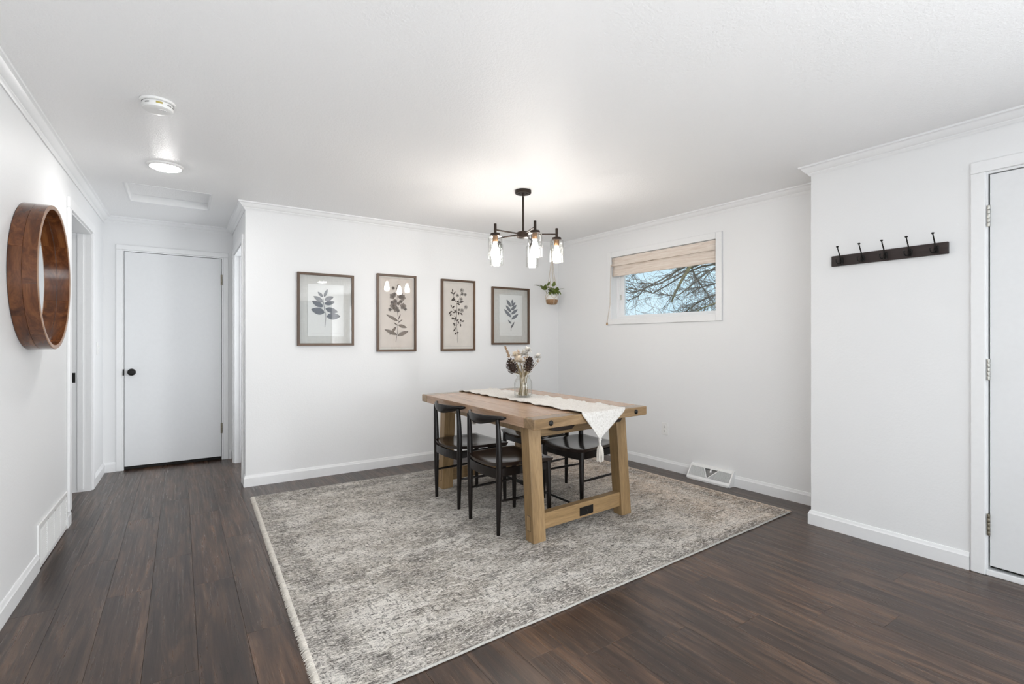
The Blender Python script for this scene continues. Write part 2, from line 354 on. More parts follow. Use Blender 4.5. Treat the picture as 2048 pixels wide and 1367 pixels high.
W0, W1, WZ0, WZ1 = sR(3.852), sR(2.635), 1.455, 2.108
wall_right, MR, LR = wall('wall_right', P['B1'], P['A0'], [(W0, W1, WZ0, WZ1)], thick=0.16, ext=(0.13, 0.16), label='white wall with the small high window')
wall_ret, MRE, LRE = wall('wall_return', P['A0'] + Vector((0.12, 0)), P['N1'] + Vector((0.0007, 0)), thick=0.12, label='short return of the projecting wall')
DN0, DN1 = 1.68 - 0.808, 1.68 + 0.12
wall_near, MN, LN = wall('wall_near', P['N1'] - Vector((0, 0.0007)), P['N0'], [(DN0 - 0.005, DN1, -0.01, 2.105), (2.95, 4.85, 0.4, 2.1)], label='white projecting wall with coat hooks and a door')  # the second opening is cut only for the added fill lamp
wall_rear, MRR, LRR = wall('wall_rear', P['N0'], P['L0'], [(0.35, 3.75, 0.5, 2.2)], ext=(0.13, 0.13), label='rear wall behind the camera')  # the opening is an assumed window for the rear daylight lamp
# ceiling with the attic hatch opening
HX0, HX1, HY0, HY1 = -0.353, 0.218, 4.622, 5.215
bm = bmesh.new()
xs = [-0.95, HX0, HX1, 4.2]; ys = [REAR - 0.15, HY0, HY1, 6.15]
for xa, xb in zip(xs, xs[1:]):
    for ya, yb in zip(ys, ys[1:]):
        if xa == HX0 and ya == HY0: continue
        add_box(bm, xa, xb, ya, yb, CZ, CZ + 0.10)
ceil = struct(obj('ceiling', bm, M_CEIL), 'white lightly textured ceiling')
bm = bmesh.new()
for a in ((HX0, HX0 + 0.012, HY0, HY1), (HX1 - 0.012, HX1, HY0, HY1), (HX0 + 0.012, HX1 - 0.012, HY0, HY0 + 0.012), (HX0 + 0.012, HX1 - 0.012, HY1 - 0.012, HY1)): add_box(bm, *a, CZ - 0.001, CZ + 0.09)
t = thing('attic_hatch', 'recessed white attic hatch in the hall ceiling beyond the round light', 'hatch', (0, 0, 0))
obj('frame', bm, M_TRIM, t)
boxo('panel', HX0 + 0.010, HX1 - 0.010, HY0 + 0.010, HY1 - 0.016, CZ + 0.058, CZ + 0.075, M_CEIL, t)
# side rooms past the two open doorways
def niche(name, x0, x1, y0, y1, label, open_side):
    bm = bmesh.new(); k = 0.06
    add_box(bm, x0 - k, x1 + k, y0 - k, y0, 0, CZ); add_box(bm, x0 - k, x1 + k, y1, y1 + k, 0, CZ); add_box(bm, x0, x1, y0, y1, CZ - 0.1, CZ)
    if open_side == 'R': add_box(bm, x0 - k, x0, y0, y1, 0, CZ)
    else: add_box(bm, x1, x1 + k, y0, y1, 0, CZ)
    return struct(obj(name, bm, M_WALL), label)
niche('wall_side_room_left', -2.2, XL(4.4) - 0.128, 4.2, 5.75, 'walls of the room past the left doorway', 'R')
niche('wall_side_room_right', 0.588, 1.75, 4.915, 5.86, 'walls of the room past the hall doorway', 'L')

# floor: sub-floor slab with every vinyl plank laid on it
bm = bmesh.new(); add_box(bm, -2.3, 4.1, REAR - 0.1, 6.15, -0.12, -0.012)
floor = struct(obj('floor', bm, M_SUBFLOOR), 'dark brown wood-look plank floor')
PWD = 0.1745; PL = 1.22
def plank_mesh(L):
    bm = bmesh.new(); g = 0.0003; c = 0.0008; h = 0.012
    a = [(-PWD / 2 + g, -L / 2 + g), (PWD / 2 - g, -L / 2 + g), (PWD / 2 - g, L / 2 - g), (-PWD / 2 + g, L / 2 - g)]
    b = [(-PWD / 2 + g + c, -L / 2 + g + c), (PWD / 2 - g - c, -L / 2 + g + c), (PWD / 2 - g - c, L / 2 - g - c), (-PWD / 2 + g + c, L / 2 - g - c)]
    r = [[bm.verts.new((x, y, z)) for x, y in q] for q, z in ((a, 0.0), (a, h - c), (b, h))]
    for p, q in zip(r, r[1:]):
        for k in range(4): bm.faces.new((p[k], p[(k + 1) % 4], q[(k + 1) % 4], q[k]))
    bm.faces.new(r[2]); me = bpy.data.meshes.new('plank'); bm.to_mesh(me); bm.free(); me.materials.append(M_FLOOR); return me
PM = plank_mesh(PL)
joints = {-1: 3.05, 0: 3.565, 1: 3.04, 2: 3.416, 3: 2.96, 4: 2.35, 9: 1.56, 10: 1.46, 11: 1.464, 13: 1.75, 14: 1.25, 15: 1.60, 16: 1.1, 17: 0.9}
x_base = -0.466
for k in range(-2, 26):
    xc = x_base + (k + 0.5) * PWD
    j0 = joints.get(k, random.uniform(0, PL)); y = j0 % PL - PL * 1
    while y < 6.0:
        y0, y1 = y, y + PL; y += PL
        if y1 < -0.3: continue
        if xc > 0.62 and y0 > 4.75: continue
        if xc < -0.9 and y1 < 4.0: continue
        if xc > 3.62 and y1 < 1.5: continue
        o = obj('plank', PM, None, floor, (xc, (y0 + y1) / 2, -0.012))

# crown moulding, baseboards
crown_prof = [(0.0, 0.0), (0.0, -0.062), (0.007, -0.064), (0.010, -0.056), (0.016, -0.050), (0.017, -0.045), (0.024, -0.042), (0.036, -0.028), (0.044, -0.014), (0.046, -0.013), (0.056, -0.010), (0.057, 0.0)]
base_prof = [(0.0, 0.0), (0.014, 0.0), (0.014, 0.071), (0.010, 0.076), (0.009, 0.083), (0.005, 0.092), (0.0, 0.093)]
def sweep(name, path, i0, prof, z, label, trims=None, mat=M_TRIM):
    """one run of moulding along path[i0] -> path[i0+1], mitred against its neighbours"""
    A, B = path[i0], path[i0 + 1]; d = (B - A).normalized(); n = Vector((d.y, -d.x))
    def miter(i, dd):
        if i <= 0 or i >= len(path) - 1: return None
        a = (path[i] - path[i - 1]).normalized(); b = (path[i + 1] - path[i]).normalized()
        na = Vector((a.y, -a.x)); nb = Vector((b.y, -b.x)); m = (na + nb); return m / (1 + na.dot(nb))
    mA = miter(i0, d) or n; mB = miter(i0 + 1, d) or n
    bm = bmesh.new(); ra = [bm.verts.new((A.x + mA.x * o, A.y + mA.y * o, z + h)) for o, h in prof]; rb = [bm.verts.new((B.x + mB.x * o, B.y + mB.y * o, z + h)) for o, h in prof]
    k = len(prof)
    for j in range(k): bm.faces.new((ra[j], ra[(j + 1) % k], rb[(j + 1) % k], rb[j]))
    bm.faces.new(ra[::-1]); bm.faces.new(rb)
    return struct(obj(name, bm, mat, smooth=32), label)
loop = [P['L0'], P['L1'], P['H1'], P['H0'], P['B1'], P['A0'], P['N1'], P['N0']]
cn = ['left wall', 'hall end wall', 'hall right wall', 'wall behind the prints', 'window wall', 'short return', 'projecting wall']
for i in range(7): sweep('trim_%d' % (i + 1), loop, i, crown_prof, CZ, 'white crown moulding along the ' + cn[i])
V2 = lambda x, y: Vector((x, y))
def base_run(name, pts, idx, label): return sweep(name, pts, idx, base_prof, 0.0, label)
yv0, yv1 = 3.60, 4.322
base_run('baseboard_left', [V2(XL(REAR), REAR), V2(XL(yv0), yv0)], 0, 'white baseboard along the left wall up to the grille')
base_run('baseboard_left_end', [V2(XL(yv1), yv1), V2(XL(4.43), 4.43)], 0, 'short white baseboard between grille and left doorway')
q = [V2(XL(5.40), 5.40), P['L1'], V2(-0.50, 5.957)]
base_run('baseboard_hall_left', q, 0, 'white baseboard at the end of the left wall'); base_run('baseboard_hall', q, 1, 'white baseboard left of the hall door')
base_run('baseboard_hall_corner', [V2(0.424, 5.957), P['H1'], P['H1'] - V2(0, 0.16)], 0, 'white baseboard stub right of the hall door')
q = [P['H0'] + V2(0, 0.075), P['H0'], P['B1'], P['A0'], P['N1'], V2(3.517, 0.872)]
vs0, vs1 = sR(2.872), sR(2.462)
base_run('baseboard_corner', q, 0, 'white baseboard end at the hall corner'); base_run('baseboard_back', q, 1, 'white baseboard under the framed prints')
RA = lambda s: P['B1'] + (P['A0'] - P['B1']).normalized() * s
q2 = [P['H0'], P['B1'], RA(vs0)]; base_run('baseboard_right', q2, 1, 'white baseboard behind the table up to the slanted vent')
q3 = [RA(vs1), P['A0'], P['N1']]; base_run('baseboard_right_end', q3, 0, 'white baseboard right of the slanted vent')
base_run('baseboard_return', q, 3 + 1 - 0, 'white baseboard on the short return') if False else base_run('baseboard_return', [P['A0'] + V2(0, 0), P['A0'], P['N1'], V2(3.517, 0.872)], 1, 'white baseboard on the short return')
base_run('baseboard_near', q, 4, 'white baseboard under the coat hooks')

# ------------------------------------------------------------------ doors and casings
def casing(name, M, x0, x1, z1, wd, label, legs=(True, True), zl=0.0, th=0.016, zr=0.0):
    r = sroot(name, label); bm = bmesh.new()
    if legs[0]: b = boxo('side_casing', x0 - wd, x0, 0.0, th, zl, z1, M_TRIM, r, 0.004, M)
    if legs[1]: b = boxo('side_casing', x1, x1 + wd, 0.0, th, zr, z1, M_TRIM, r, 0.004, M)
    bm.free(); boxo('head_casing', x0 - wd, x1 + wd, 0.0, th + 0.0006, z1, z1 + wd, M_TRIM, r, 0.004, M); return r
def jamb(r, M, x0, x1, z1, thick, stop=True, sides=(True, True)):
    if sides[0]: boxo('jamb', x0, x0 + 0.012, -thick, 0.002, 0.0, z1, M_TRIM, r, None, M)
    if sides[1]: boxo('jamb', x1 - 0.012, x1, -thick, 0.002, 0.0, z1, M_TRIM, r, None, M)
    boxo('head_jamb', x0 + 0.012, x1 - 0.012, -thick, 0.002, z1 - 0.012, z1, M_TRIM, r, None, M)
def hinge(parent, M, x, y, zc, h=0.105, mat=M_NICKEL, leaf=0.018):
    bm = bmesh.new(); add_box(bm, x - leaf, x - 0.001, y - 0.006, y + 0.0015, zc - h / 2, zc + h / 2, M)
    o = obj('hinge', bm, mat, parent)
    for k in range(5):
        b = bmesh.new(); za = zc - h / 2 + k * h / 5
        add_lathe(b, [(0.0062, za + 0.001), (0.0068, za + 0.003), (0.0068, za + h / 5 - 0.003), (0.0062, za + h / 5 - 0.001)], 10, M @ Matrix.Translation((x, y + 0.006, 0)))
        obj('knuckle', b, mat, o, smooth=40)
# hall door
hx0, hx1 = -0.454 - P['L1'].x, 0.372 - P['L1'].x
r = casing('trim_8', MH, hx0, hx1, 2.083, 0.046, 'white casing round the closed hall door'); jamb(r, MH, hx0, hx1, 2.083, 0.13)
d1 = sroot('door_1', 'flat white closed door at the end of the hall with a black knob')
boxo('slab', hx0 + 0.0155, hx1 - 0.0155, -0.036, -0.002, 0.034, 2.067, M_DOOR, d1, 0.002, MH)
boxo('dark_gap', hx0 + 0.013, hx1 - 0.013, -0.060, -0.040, 0.0, 2.070, M_DARK, d1, None, MH)
kx = -0.383 - P['L1'].x
kM = MH @ Matrix.Translation((kx, 0, 0.926)) @ Matrix.Rotation(-PI / 2, 4, 'X')
bm = bmesh.new(); add_lathe(bm, [(0.033, -0.003), (0.033, 0.004), (0.028, 0.009), (0.014, 0.011), (0.012, 0.030), (0.022, 0.036), (0.029, 0.046), (0.029, 0.054), (0.022, 0.062), (0.010, 0.064), (0.0, 0.064)], 28, kM)
obj('knob', bm, M_BLACKMETAL, d1, smooth=40)
boxo('latch_plate', hx0 + 0.004, hx0 + 0.0165, -0.012, 0.0045, 0.897, 0.955, M_BLACKMETAL, d1, None, MH)
for zc in (1.852, 0.325): hinge(d1, MH, hx1 - 0.013, 0.0, zc, 0.105, M_NICKELDARK, 0.010)
# left doorway (open)
lx0, lx1 = sL(4.435), sL(5.32)
r = casing('trim_9', ML, lx0, lx1, 2.105, 0.072, 'white casing of the open doorway in the left wall', zl=0.093); jamb(r, ML, lx0, lx1, 2.105, 0.13)
boxo('door_stop', lx1 - 0.023, lx1 - 0.012, -0.085, -0.050, 0.02, 2.09, M_TRIM, r, None, ML)
boxo('strike_plate', lx1 - 0.0135, lx1 - 0.0115, -0.128, -0.098, 0.885, 0.965, M_BLACKMETAL, r, None, ML)
# hall doorway on the right (open)
r = casing('trim_10', MHR, 0.237, 1.06, 2.085, 0.055, 'white casing of the doorway in the hall right wall'); jamb(r, MHR, 0.237, 1.06, 2.085, 0.13)
boxo('door_stop', 0.249, 0.260, -0.085, -0.050, 0.02, 2.07, M_TRIM, r, None, MHR)
# door at the right edge
r = casing('trim_11', MN, DN0, DN1 - 0.005, 2.105, 0.060, 'white casing of the door at the right edge', th=0.014); jamb(r, MN, DN0 - 0.005, DN1, 2.105, 0.13)
boxo('sill', DN0, DN1, -0.10, 0.006, 0.0, 0.030, M_TRIM, r, 0.003, MN)
d2 = sroot('door_2', 'flat white door at the right edge hung on three steel hinges')
boxo('slab', DN0 + 0.0135, DN1 - 0.02, -0.040, -0.002, 0.050, 2.088, M_DOOR, d2, 0.002, MN)
boxo('dark_gap', DN0 + 0.008, DN1 - 0.017, -0.06, -0.043, 0.030, 2.092, M_DARK, d2, None, MN)
for zc, mt in ((1.873, M_NICKEL), (1.072, M_NICKEL), (0.265, M_NICKELDARK)): hinge(d2, MN, DN0 + 0.010, 0.0, zc, 0.112, mt, 0.012)

# ------------------------------------------------------------------ window with its woven shade, and what is outside
win = sroot('window_1', 'small high slider window with white frame in the right wall')
cw = 0.058
for nm, a in (('side_casing', (W0 - cw, W0, WZ0 - cw, WZ1 + cw)), ('side_casing', (W1, W1 + cw, WZ0 - cw, WZ1 + cw))): boxo(nm, a[0], a[1], 0, 0.017, a[2], a[3], M_TRIM, win, 0.004, MR)
boxo('head_casing', W0, W1, 0, 0.0165, WZ1, WZ1 + cw, M_TRIM, win, 0.004, MR); boxo('sill_casing', W0, W1, 0, 0.0165, WZ0 - cw, WZ0, M_TRIM, win, 0.004, MR)
bm = bmesh.new()
f0, f1 = -0.125, -0.070
add_box(bm, W0, W0 + 0.035, f0, f1, WZ0, WZ1, MR); add_box(bm, W1 - 0.035, W1, f0, f1, WZ0, WZ1, MR); add_box(bm, W0 + 0.035, W1 - 0.035, f0, f1, WZ0, WZ0 + 0.030, MR); add_box(bm, W0 + 0.035, W1 - 0.035, f0, f1, WZ1 - 0.03, WZ1, MR)
obj('frame', bm, M_VINYL, win, bevel=0.003)
bm = bmesh.new(); g0, g1 = -0.105, -0.078; sx0, sx1, sz0, sz1 = W0 + 0.045, W1 - 0.038, WZ0 + 0.022, WZ1 - 0.022
add_box(bm, sx0, sx0 + 0.050, g0, g1, sz0, sz1, MR); add_box(bm, sx1 - 0.012, sx1, g0, g1, sz0, sz1, MR); add_box(bm, sx0 + 0.050, sx1 - 0.012, g0, g1, sz0, sz0 + 0.016, MR); add_box(bm, sx0 + 0.05, sx1 - 0.012, g0, g1, sz1 - 0.04, sz1, MR)
obj('sash', bm, M_VINYL, win, bevel=0.003)
boxo('sash_rail', W0 + 0.035, W0 + 0.045, -0.10, -0.074, WZ0 + 0.03, WZ1 - 0.03, M_VINYL, win, 0.002, MR)
bm = bmesh.new(); add_hexa(bm, [(x, y, z) for x in (sx0 + 0.05, sx1 - 0.012) for y in (-0.094, -0.091) for z in (sz0 + 0.016, sz1 - 0.04)], MR); obj('pane', bm, M_PANE, win)
boxo('lock', W0 + 0.052, W0 + 0.066, -0.078, -0.064, 1.66, 1.715, M_NICKEL, win, 0.002, MR)
# woven shade
ws = thing('woven_shade', 'natural woven roman shade half raised in the small high window', 'blind', tuple(MR @ Vector((W0, 0, WZ1))))
Mw = Matrix.Translation(-Vector(MR @ Vector((W0, 0, WZ1)))) @ MR
def fold(name, prof, x0, x1):
    bm = bmesh.new(); n = 24
    A = []
    for i in range(n + 1):
        x = x0 + (x1 - x0) * i / n; wob = 0.0012 * math.sin(i * 1.3) + 0.001 * math.sin(i * 2.9)
        A.append([bm.verts.new(Mw @ Vector((x, y, z + wob * k))) for y, z, k in prof])
    for a, b in zip(A, A[1:]):
        for j in range(len(prof) - 1): bm.faces.new((a[j], a[j + 1], b[j + 1], b[j]))
    o = obj(name, bm, M_WOVEN, ws, smooth=50); s = o.modifiers.new('solid', 'SOLIDIFY'); s.thickness = 0.004; return o
fold('top_fold', [(-0.012, WZ1 - 0.004, 0), (0.004, WZ1 - 0.006, 0), (0.007, WZ1 - 0.03, 0), (0.000, WZ1 - 0.055, 0.5), (0.016, WZ1 - 0.085, 1), (0.018, WZ1 - 0.094, 1), (0.008, WZ1 - 0.096, 1), (-0.012, WZ1 - 0.07, 1)], W0 + 0.003, W1 - 0.004)
fold('lower_fold', [(-0.020, WZ1 - 0.05, 0), (-0.004, WZ1 - 0.09, 0.5), (0.000, WZ1 - 0.15, 0.8), (0.002, WZ1 - 0.199, 1), (-0.006, WZ1 - 0.204, 1), (-0.016, WZ1 - 0.15, 1)], W0 + 0.006, W1 - 0.004)
boxo('head_rail', W0 + 0.004, W1 - 0.004, -0.045, -0.013, WZ1 - 0.035, WZ1 - 0.001, M_TRIM, ws, None, Mw)
bm = bmesh.new()
for dx in (0.0, 0.008): add_tube(bm, [Mw @ Vector((W0 + 0.004 - dx * 0.4, 0.018 + dx, WZ1 - 0.08)), Mw @ Vector((W0 - 0.006 - dx, 0.021, 1.62)), Mw @ Vector((W0 - 0.045 - dx, 0.024, WZ0 - 0.03))], 0.0013, 6)
obj('cord', bm, M_ROPE, ws)
bm = bmesh.new()
for dx in (0.043, 0.056): add_lathe(bm, [(0.002, 0.03), (0.005, 0.02), (0.006, 0.003), (0.004, 0.0)], 10, Mw @ Matrix.Translation((W0 - dx, 0.026, WZ0 - 0.062)))
obj('cord_pull', bm, M_TAN, ws, smooth=40)

# outside: lawn, bare tree, twiggy shrubs
bm = bmesh.new(); add_box(bm, 4.2, 40, -20, 40, -0.75, -0.65); struct(obj('ground', bm, M_OUTSIDE), 'lawn outside the window')
LIMBS = [[(8.61,6.28,2.96),(8.32,6.24,2.66),(8.03,6.19,2.4),(7.84,6.2,2.14),(7.78,6.24,1.97)],[(8.52,6.35,2.71),(8.67,6.36,2.53),(8.88,6.35,2.33),(9.08,6.33,2.12)],[(8.37,6.44,2.74),(8.17,6.46,2.6),(7.96,6.48,2.44),(7.73,6.51,2.33),(7.52,6.65,2.26),(7.41,6.73,2.1),(7.26,6.94,2.0)],[(8.07,6.29,2.12),(7.93,6.38,2.11),(7.8,6.47,2.12),(7.64,6.57,2.15),(7.52,6.65,2.22)],[(9.57,6.25,2.51),(9.22,6.24,2.42),(8.86,6.36,2.32),(8.44,6.4,2.14)],[(8.22,5.34,2.01),(8.07,5.45,1.92),(7.89,5.57,1.84),(7.73,5.67,1.75)],[(10.02,6.55,2.89),(9.64,6.57,2.77),(9.32,6.66,2.71),(9.09,6.69,2.59)],[(7.52,6.65,2.26),(7.41,6.73,2.19),(7.35,6.76,2.27),(7.25,6.83,2.41)],[(7.64,6.57,2.15),(7.38,6.62,2.2),(7.2,6.74,2.14),(7.12,6.79,2.18)],[(7.73,6.51,2.33),(7.59,6.6,2.34),(7.41,6.73,2.35),(7.37,6.75,2.43)],[(9.75,6.37,2.29),(9.34,6.4,2.19),(8.99,6.52,2.03),(8.78,6.66,1.85),(8.64,6.75,1.73)]]
tree = thing('bare_tree', 'large bare tree with drooping mossy branches seen through the window', 'tree', (10.9, 5.9, -0.65))
TO = Vector((10.9, 5.9, -0.65)); rt = random.Random(11)
bm = bmesh.new(); trunk = bez([(0, 0, 0), (0.02, 0.03, 1.2), (-0.05, 0.05, 2.4), (-0.25, 0.1, 3.4)], 5); add_tube(bm, trunk, [0.24 - 0.008 * i for i in range(len(trunk))], 10); obj('trunk', bm, M_BARK, tree, smooth=60)
twigs = bmesh.new()
def grow(p, d, length, r, depth):
    pts = [p]; dd = d.normalized(); k = 4
    for i in range(k):
        dd = (dd + Vector((rt.uniform(-.3, .3), rt.uniform(-.3, .3), rt.uniform(-.27, .27)))).normalized(); pts.append(pts[-1] + dd * length / k)
    add_tube(twigs, pts, [r * (1 - 0.7 * i / k) for i in range(k + 1)], 4, cap=False)
    if depth > 0:
        for j in range(rt.choice((2, 3, 3))):
            q = pts[rt.randint(1, k)]; grow(q, (dd + Vector((rt.uniform(-1, 1), rt.uniform(-1, 1), rt.uniform(-.9, .8))) * 0.9), length * rt.uniform(0.5, 0.8), r * 0.62, depth - 1)
for i, l in enumerate(LIMBS):
    bm = bmesh.new(); pts = bez([Vector(p) - TO for p in l], 5); r0 = 0.040 if i < 1 else (0.022 if i in (1, 4, 6, 10) else (0.021 if i in (2, 5) else 0.012))
    add_tube(bm, pts, [r0 * (1 - 0.68 * k / len(pts)) for k in range(len(pts))], 7); obj('limb', bm, M_MOSS if i in (0, 5) else M_BARK, tree, smooth=60)
    for k in range(2, len(pts)):
        for _ in range(2 if i in (1, 4, 6, 10) else 1):
            if rt.random() < (0.95 if pts[k].x + TO.x > 7.9 else 0.5):
                d = (pts[k] - pts[k - 1]).normalized() + Vector((rt.uniform(-1, 1), rt.uniform(-1, 1), rt.uniform(-1, .7)))
                grow(pts[k], d, rt.uniform(0.25, 0.55), 0.0062, 2)
    c = bmesh.new(); add_tube(c, bez([trunk[rt.randint(12, len(trunk) - 1)], (pts[0] + trunk[-1]) / 2 + Vector((0, 0, 0.35)), pts[0]], 5), [0.030 - (0.030 - min(r0, 0.03)) * k / 10 for k in range(11)], 7); obj('bough', c, M_BARK, tree, smooth=60)
stuff(obj('twigs', twigs, M_TWIG, tree))
for si, (sx, sy, n, lab) in enumerate(((10.6, 9.9, 20, 'leafless twiggy shrub low at the left edge of the window view'), (13.6, 10.4, 20, 'leafless twiggy shrub low behind the drooping branches'))):
    sh = thing('bare_shrub', lab, 'shrub', (sx, sy, -0.65)); twigs = bmesh.new()
    for _ in range(n):
        grow(Vector((rt.uniform(-.25, .25), rt.uniform(-.25, .25), 0)), Vector((rt.uniform(-.5, .5), rt.uniform(-.5, .5), 1.6)), rt.uniform(1.5, 2.1), 0.008, 2)
    stuff(obj('twigs', twigs, M_TWIG, sh))

# ------------------------------------------------------------------ rug
RC = Vector((2.02, 3.03))
rug_c = {'NL': V2(0.408, 1.712) - RC, 'NR': V2(3.613, 1.875) - RC, 'FR': V2(3.565, 4.335) - RC, 'FL': V2(0.478, 4.350) - RC}
RTH = 0.011
def rugp(u, v): return (rug_c['NL'] * (1 - u) + rug_c['NR'] * u) * (1 - v) + (rug_c['FL'] * (1 - u) + rug_c['FR'] * u) * v
rug = thing('area_rug', 'large distressed grey and beige area rug under the dining table', 'rug', (RC.x, RC.y, 0))
bm = bmesh.new(); nu, nv = 64, 50; rr = random.Random(3)
def rp2(i, j):
    p = rugp(i / nu, j / nv); return p + V2(0.002 * math.sin(j * 0.9 + i), 0.0012 * math.sin(i * 0.55) + 0.0006 * math.sin(i * 1.7))
top = [[bm.verts.new((*rp2(i, j), RTH + rr.uniform(-.0004, .0004))) for j in range(nv + 1)] for i in range(nu + 1)]
for i in range(nu):
    for j in range(nv): bm.faces.new((top[i][j], top[i + 1][j], top[i + 1][j + 1], top[i][j + 1]))
rim = [top[i][0] for i in range(nu + 1)] + [top[nu][j] for j in range(1, nv + 1)] + [top[i][nv] for i in range(nu - 1, -1, -1)] + [top[0][j] for j in range(nv - 1, 0, -1)]
low = [bm.verts.new((v.co.x, v.co.y, 0.0005)) for v in rim]
for i in range(len(rim)): bm.faces.new((rim[i], low[i], low[(i + 1) % len(rim)], rim[(i + 1) % len(rim)]))
obj('pile', bm, M_RUG, rug, smooth=40)
for nm, js in (('near_binding', 0), ('far_binding', nv)):
    bm = bmesh.new(); sg = -1 if js == 0 else 1
    add_tube(bm, [(*(rp2(i, js) + V2(0, sg * 0.004)), 0.006) for i in range(nu + 1)], 0.0055, 8); obj('binding', bm, M_BINDING, rug, smooth=60)
for side, mt in ((0.0, M_FRINGE), (1.0, M_FRINGEBEIGE)):
    bm = bmesh.new(); sg = -1 if side == 0 else 1
    nb = 420; A = []
    for k in range(nb + 1):
        v = k / nb; p = rugp(side, v); wv = 0.017 + 0.0035 * math.sin(k * 0.41) * math.sin(k * 0.13 + 1) + rr.uniform(-.0025, .0025)
        A.append([bm.verts.new(q) for q in ((p.x - sg * 0.004, p.y, RTH + 0.0005), (p.x + sg * wv * 0.6, p.y, RTH - 0.001), (p.x + sg * wv, p.y, 0.002))])
    for a, b in zip(A, A[1:]):
        for q in (0, 1): bm.faces.new((a[q], a[q + 1], b[q + 1], b[q]))
    for k in range(2200):
        v = rr.random(); p = rugp(side, v); L = rr.uniform(0.016, 0.027); a = rr.uniform(-0.45, 0.45); wd = rr.uniform(0.0010, 0.0020); z = rr.uniform(0.008, 0.0125)
        x0 = p.x - sg * 0.004; pts = [(x0, p.y, z), (p.x + sg * L * 0.5, p.y + a * L * 0.5, z + 0.0005), (p.x + sg * L, p.y + a * L, max(0.0022, z - 0.007))]
        add_tube(bm, pts, [wd, wd * 1.1, wd * 0.7], 3)
    stuff(obj('fringe', bm, mt, rug))
Z0 = RTH

# ------------------------------------------------------------------ dining table
TN = V2(1.694, 2.321); TU = V2(1.026, 0.071); TV = V2(0.035, 1.682); TZ = 0.767; TB = 0.706
TC = TN + TU * 0.5 + TV * 0.5
table = thing('dining_table', 'light oak farmhouse trestle table with thick top and black iron bolts', 'table', (TC.x, TC.y, Z0))
def T(a, b, z=0.0): p = TN + TU * a + TV * b - TC; return Vector((p.x, p.y, z - Z0))
def tboard(name, a0, a1, b0, b1, z0, z1, mat, bevel=0.003):
    bm = bmesh.new(); add_hexa(bm, [T(a, b, z) for a in (a0, a1) for b in (b0, b1) for z in (z0, z1)]); return obj(name, bm, mat, table, bevel=bevel)
eb = 0.066
tboard('end_board', 0, 1, 0, eb - 0.0006, TB, TZ, M_TEND, 0.006); tboard('end_board', 0, 1, 1 - eb + 0.0006, 1, TB, TZ, M_TEND, 0.006)
cuts = [0, 0.19, 0.40, 0.60, 0.81, 1.0]
for a0, a1 in zip(cuts, cuts[1:]): tboard('top_board', a0 + (0.0005 if a0 else 0), a1 - (0.0005 if a1 < 1 else 0), eb + 0.0006, 1 - eb - 0.0006, TB, TZ, M_TTOP, 0.0025)
def rel(x, y, z): return Vector((x - TC.x, y - TC.y, z - Z0))
def leg(cx, cy, splay):
    hx, hy = 0.049, 0.042; bm = bmesh.new()
    add_hexa(bm, [rel(cx + sx * hx + (0.0 if z < 0.3 else 0.0), cy + sy * hy + (splay if z > 0.3 else 0) + sx * 0.0034, z) for sx in (-1, 1) for sy in (-1, 1) for z in (Z0, TB)])
    o = obj('leg', bm, M_TLEG, table, bevel=0.004); return o
legs = {'nl': (1.802, 2.450, 0.058), 'nr': (2.600, 2.508, 0.058), 'fl': (1.833, 3.758, -0.05), 'fr': (2.625, 3.815, -0.05)}
lo = {k: leg(*v) for k, v in legs.items()}
def between(name, a, b, z0, z1, th, mat, dy0=0.0, bevel=0.003, ins=0.045):
    A, B = Vector(a), Vector(b); d = (B - A).normalized(); n = V2(-d.y, d.x); A = A + d * ins; B = B - d * ins; bm = bmesh.new()
    add_hexa(bm, [rel(p.x + n.x * s, p.y + n.y * s, z) for p in (A, B) for s in (-th, th) for z in (z0, z1)]); return obj(name, bm, mat, table, bevel=bevel)
M_TRAIL = wood('table_rail_wood', (0.195, 0.122, 0.052), (0.28, 0.178, 0.081), (0.36, 0.238, 0.118), 'X', 0.45)
near = (V2(1.802, 2.458), V2(2.600, 2.516)); far = (V2(1.833, 3.753), V2(2.625, 3.81))
s1 = between('stretcher', near[0], near[1], 0.072, 0.170, 0.026, M_TRAIL); s2 = between('stretcher', far[0], far[1], 0.072, 0.170, 0.026, M_TRAIL)
n0, n1 = V2(1.802, 2.502), V2(2.600, 2.560); g0, g1 = V2(1.833, 3.712), V2(2.625, 3.769)
between('apron', n0, n1, 0.628, TB, 0.022, M_TRAIL); between('apron', g0, g1, 0.628, TB, 0.022, M_TRAIL)
for a, b in ((n0, g0), (n1, g1)): between('side_rail', a, b, 0.650, TB, 0.020, M_TLEG, ins=0.042)
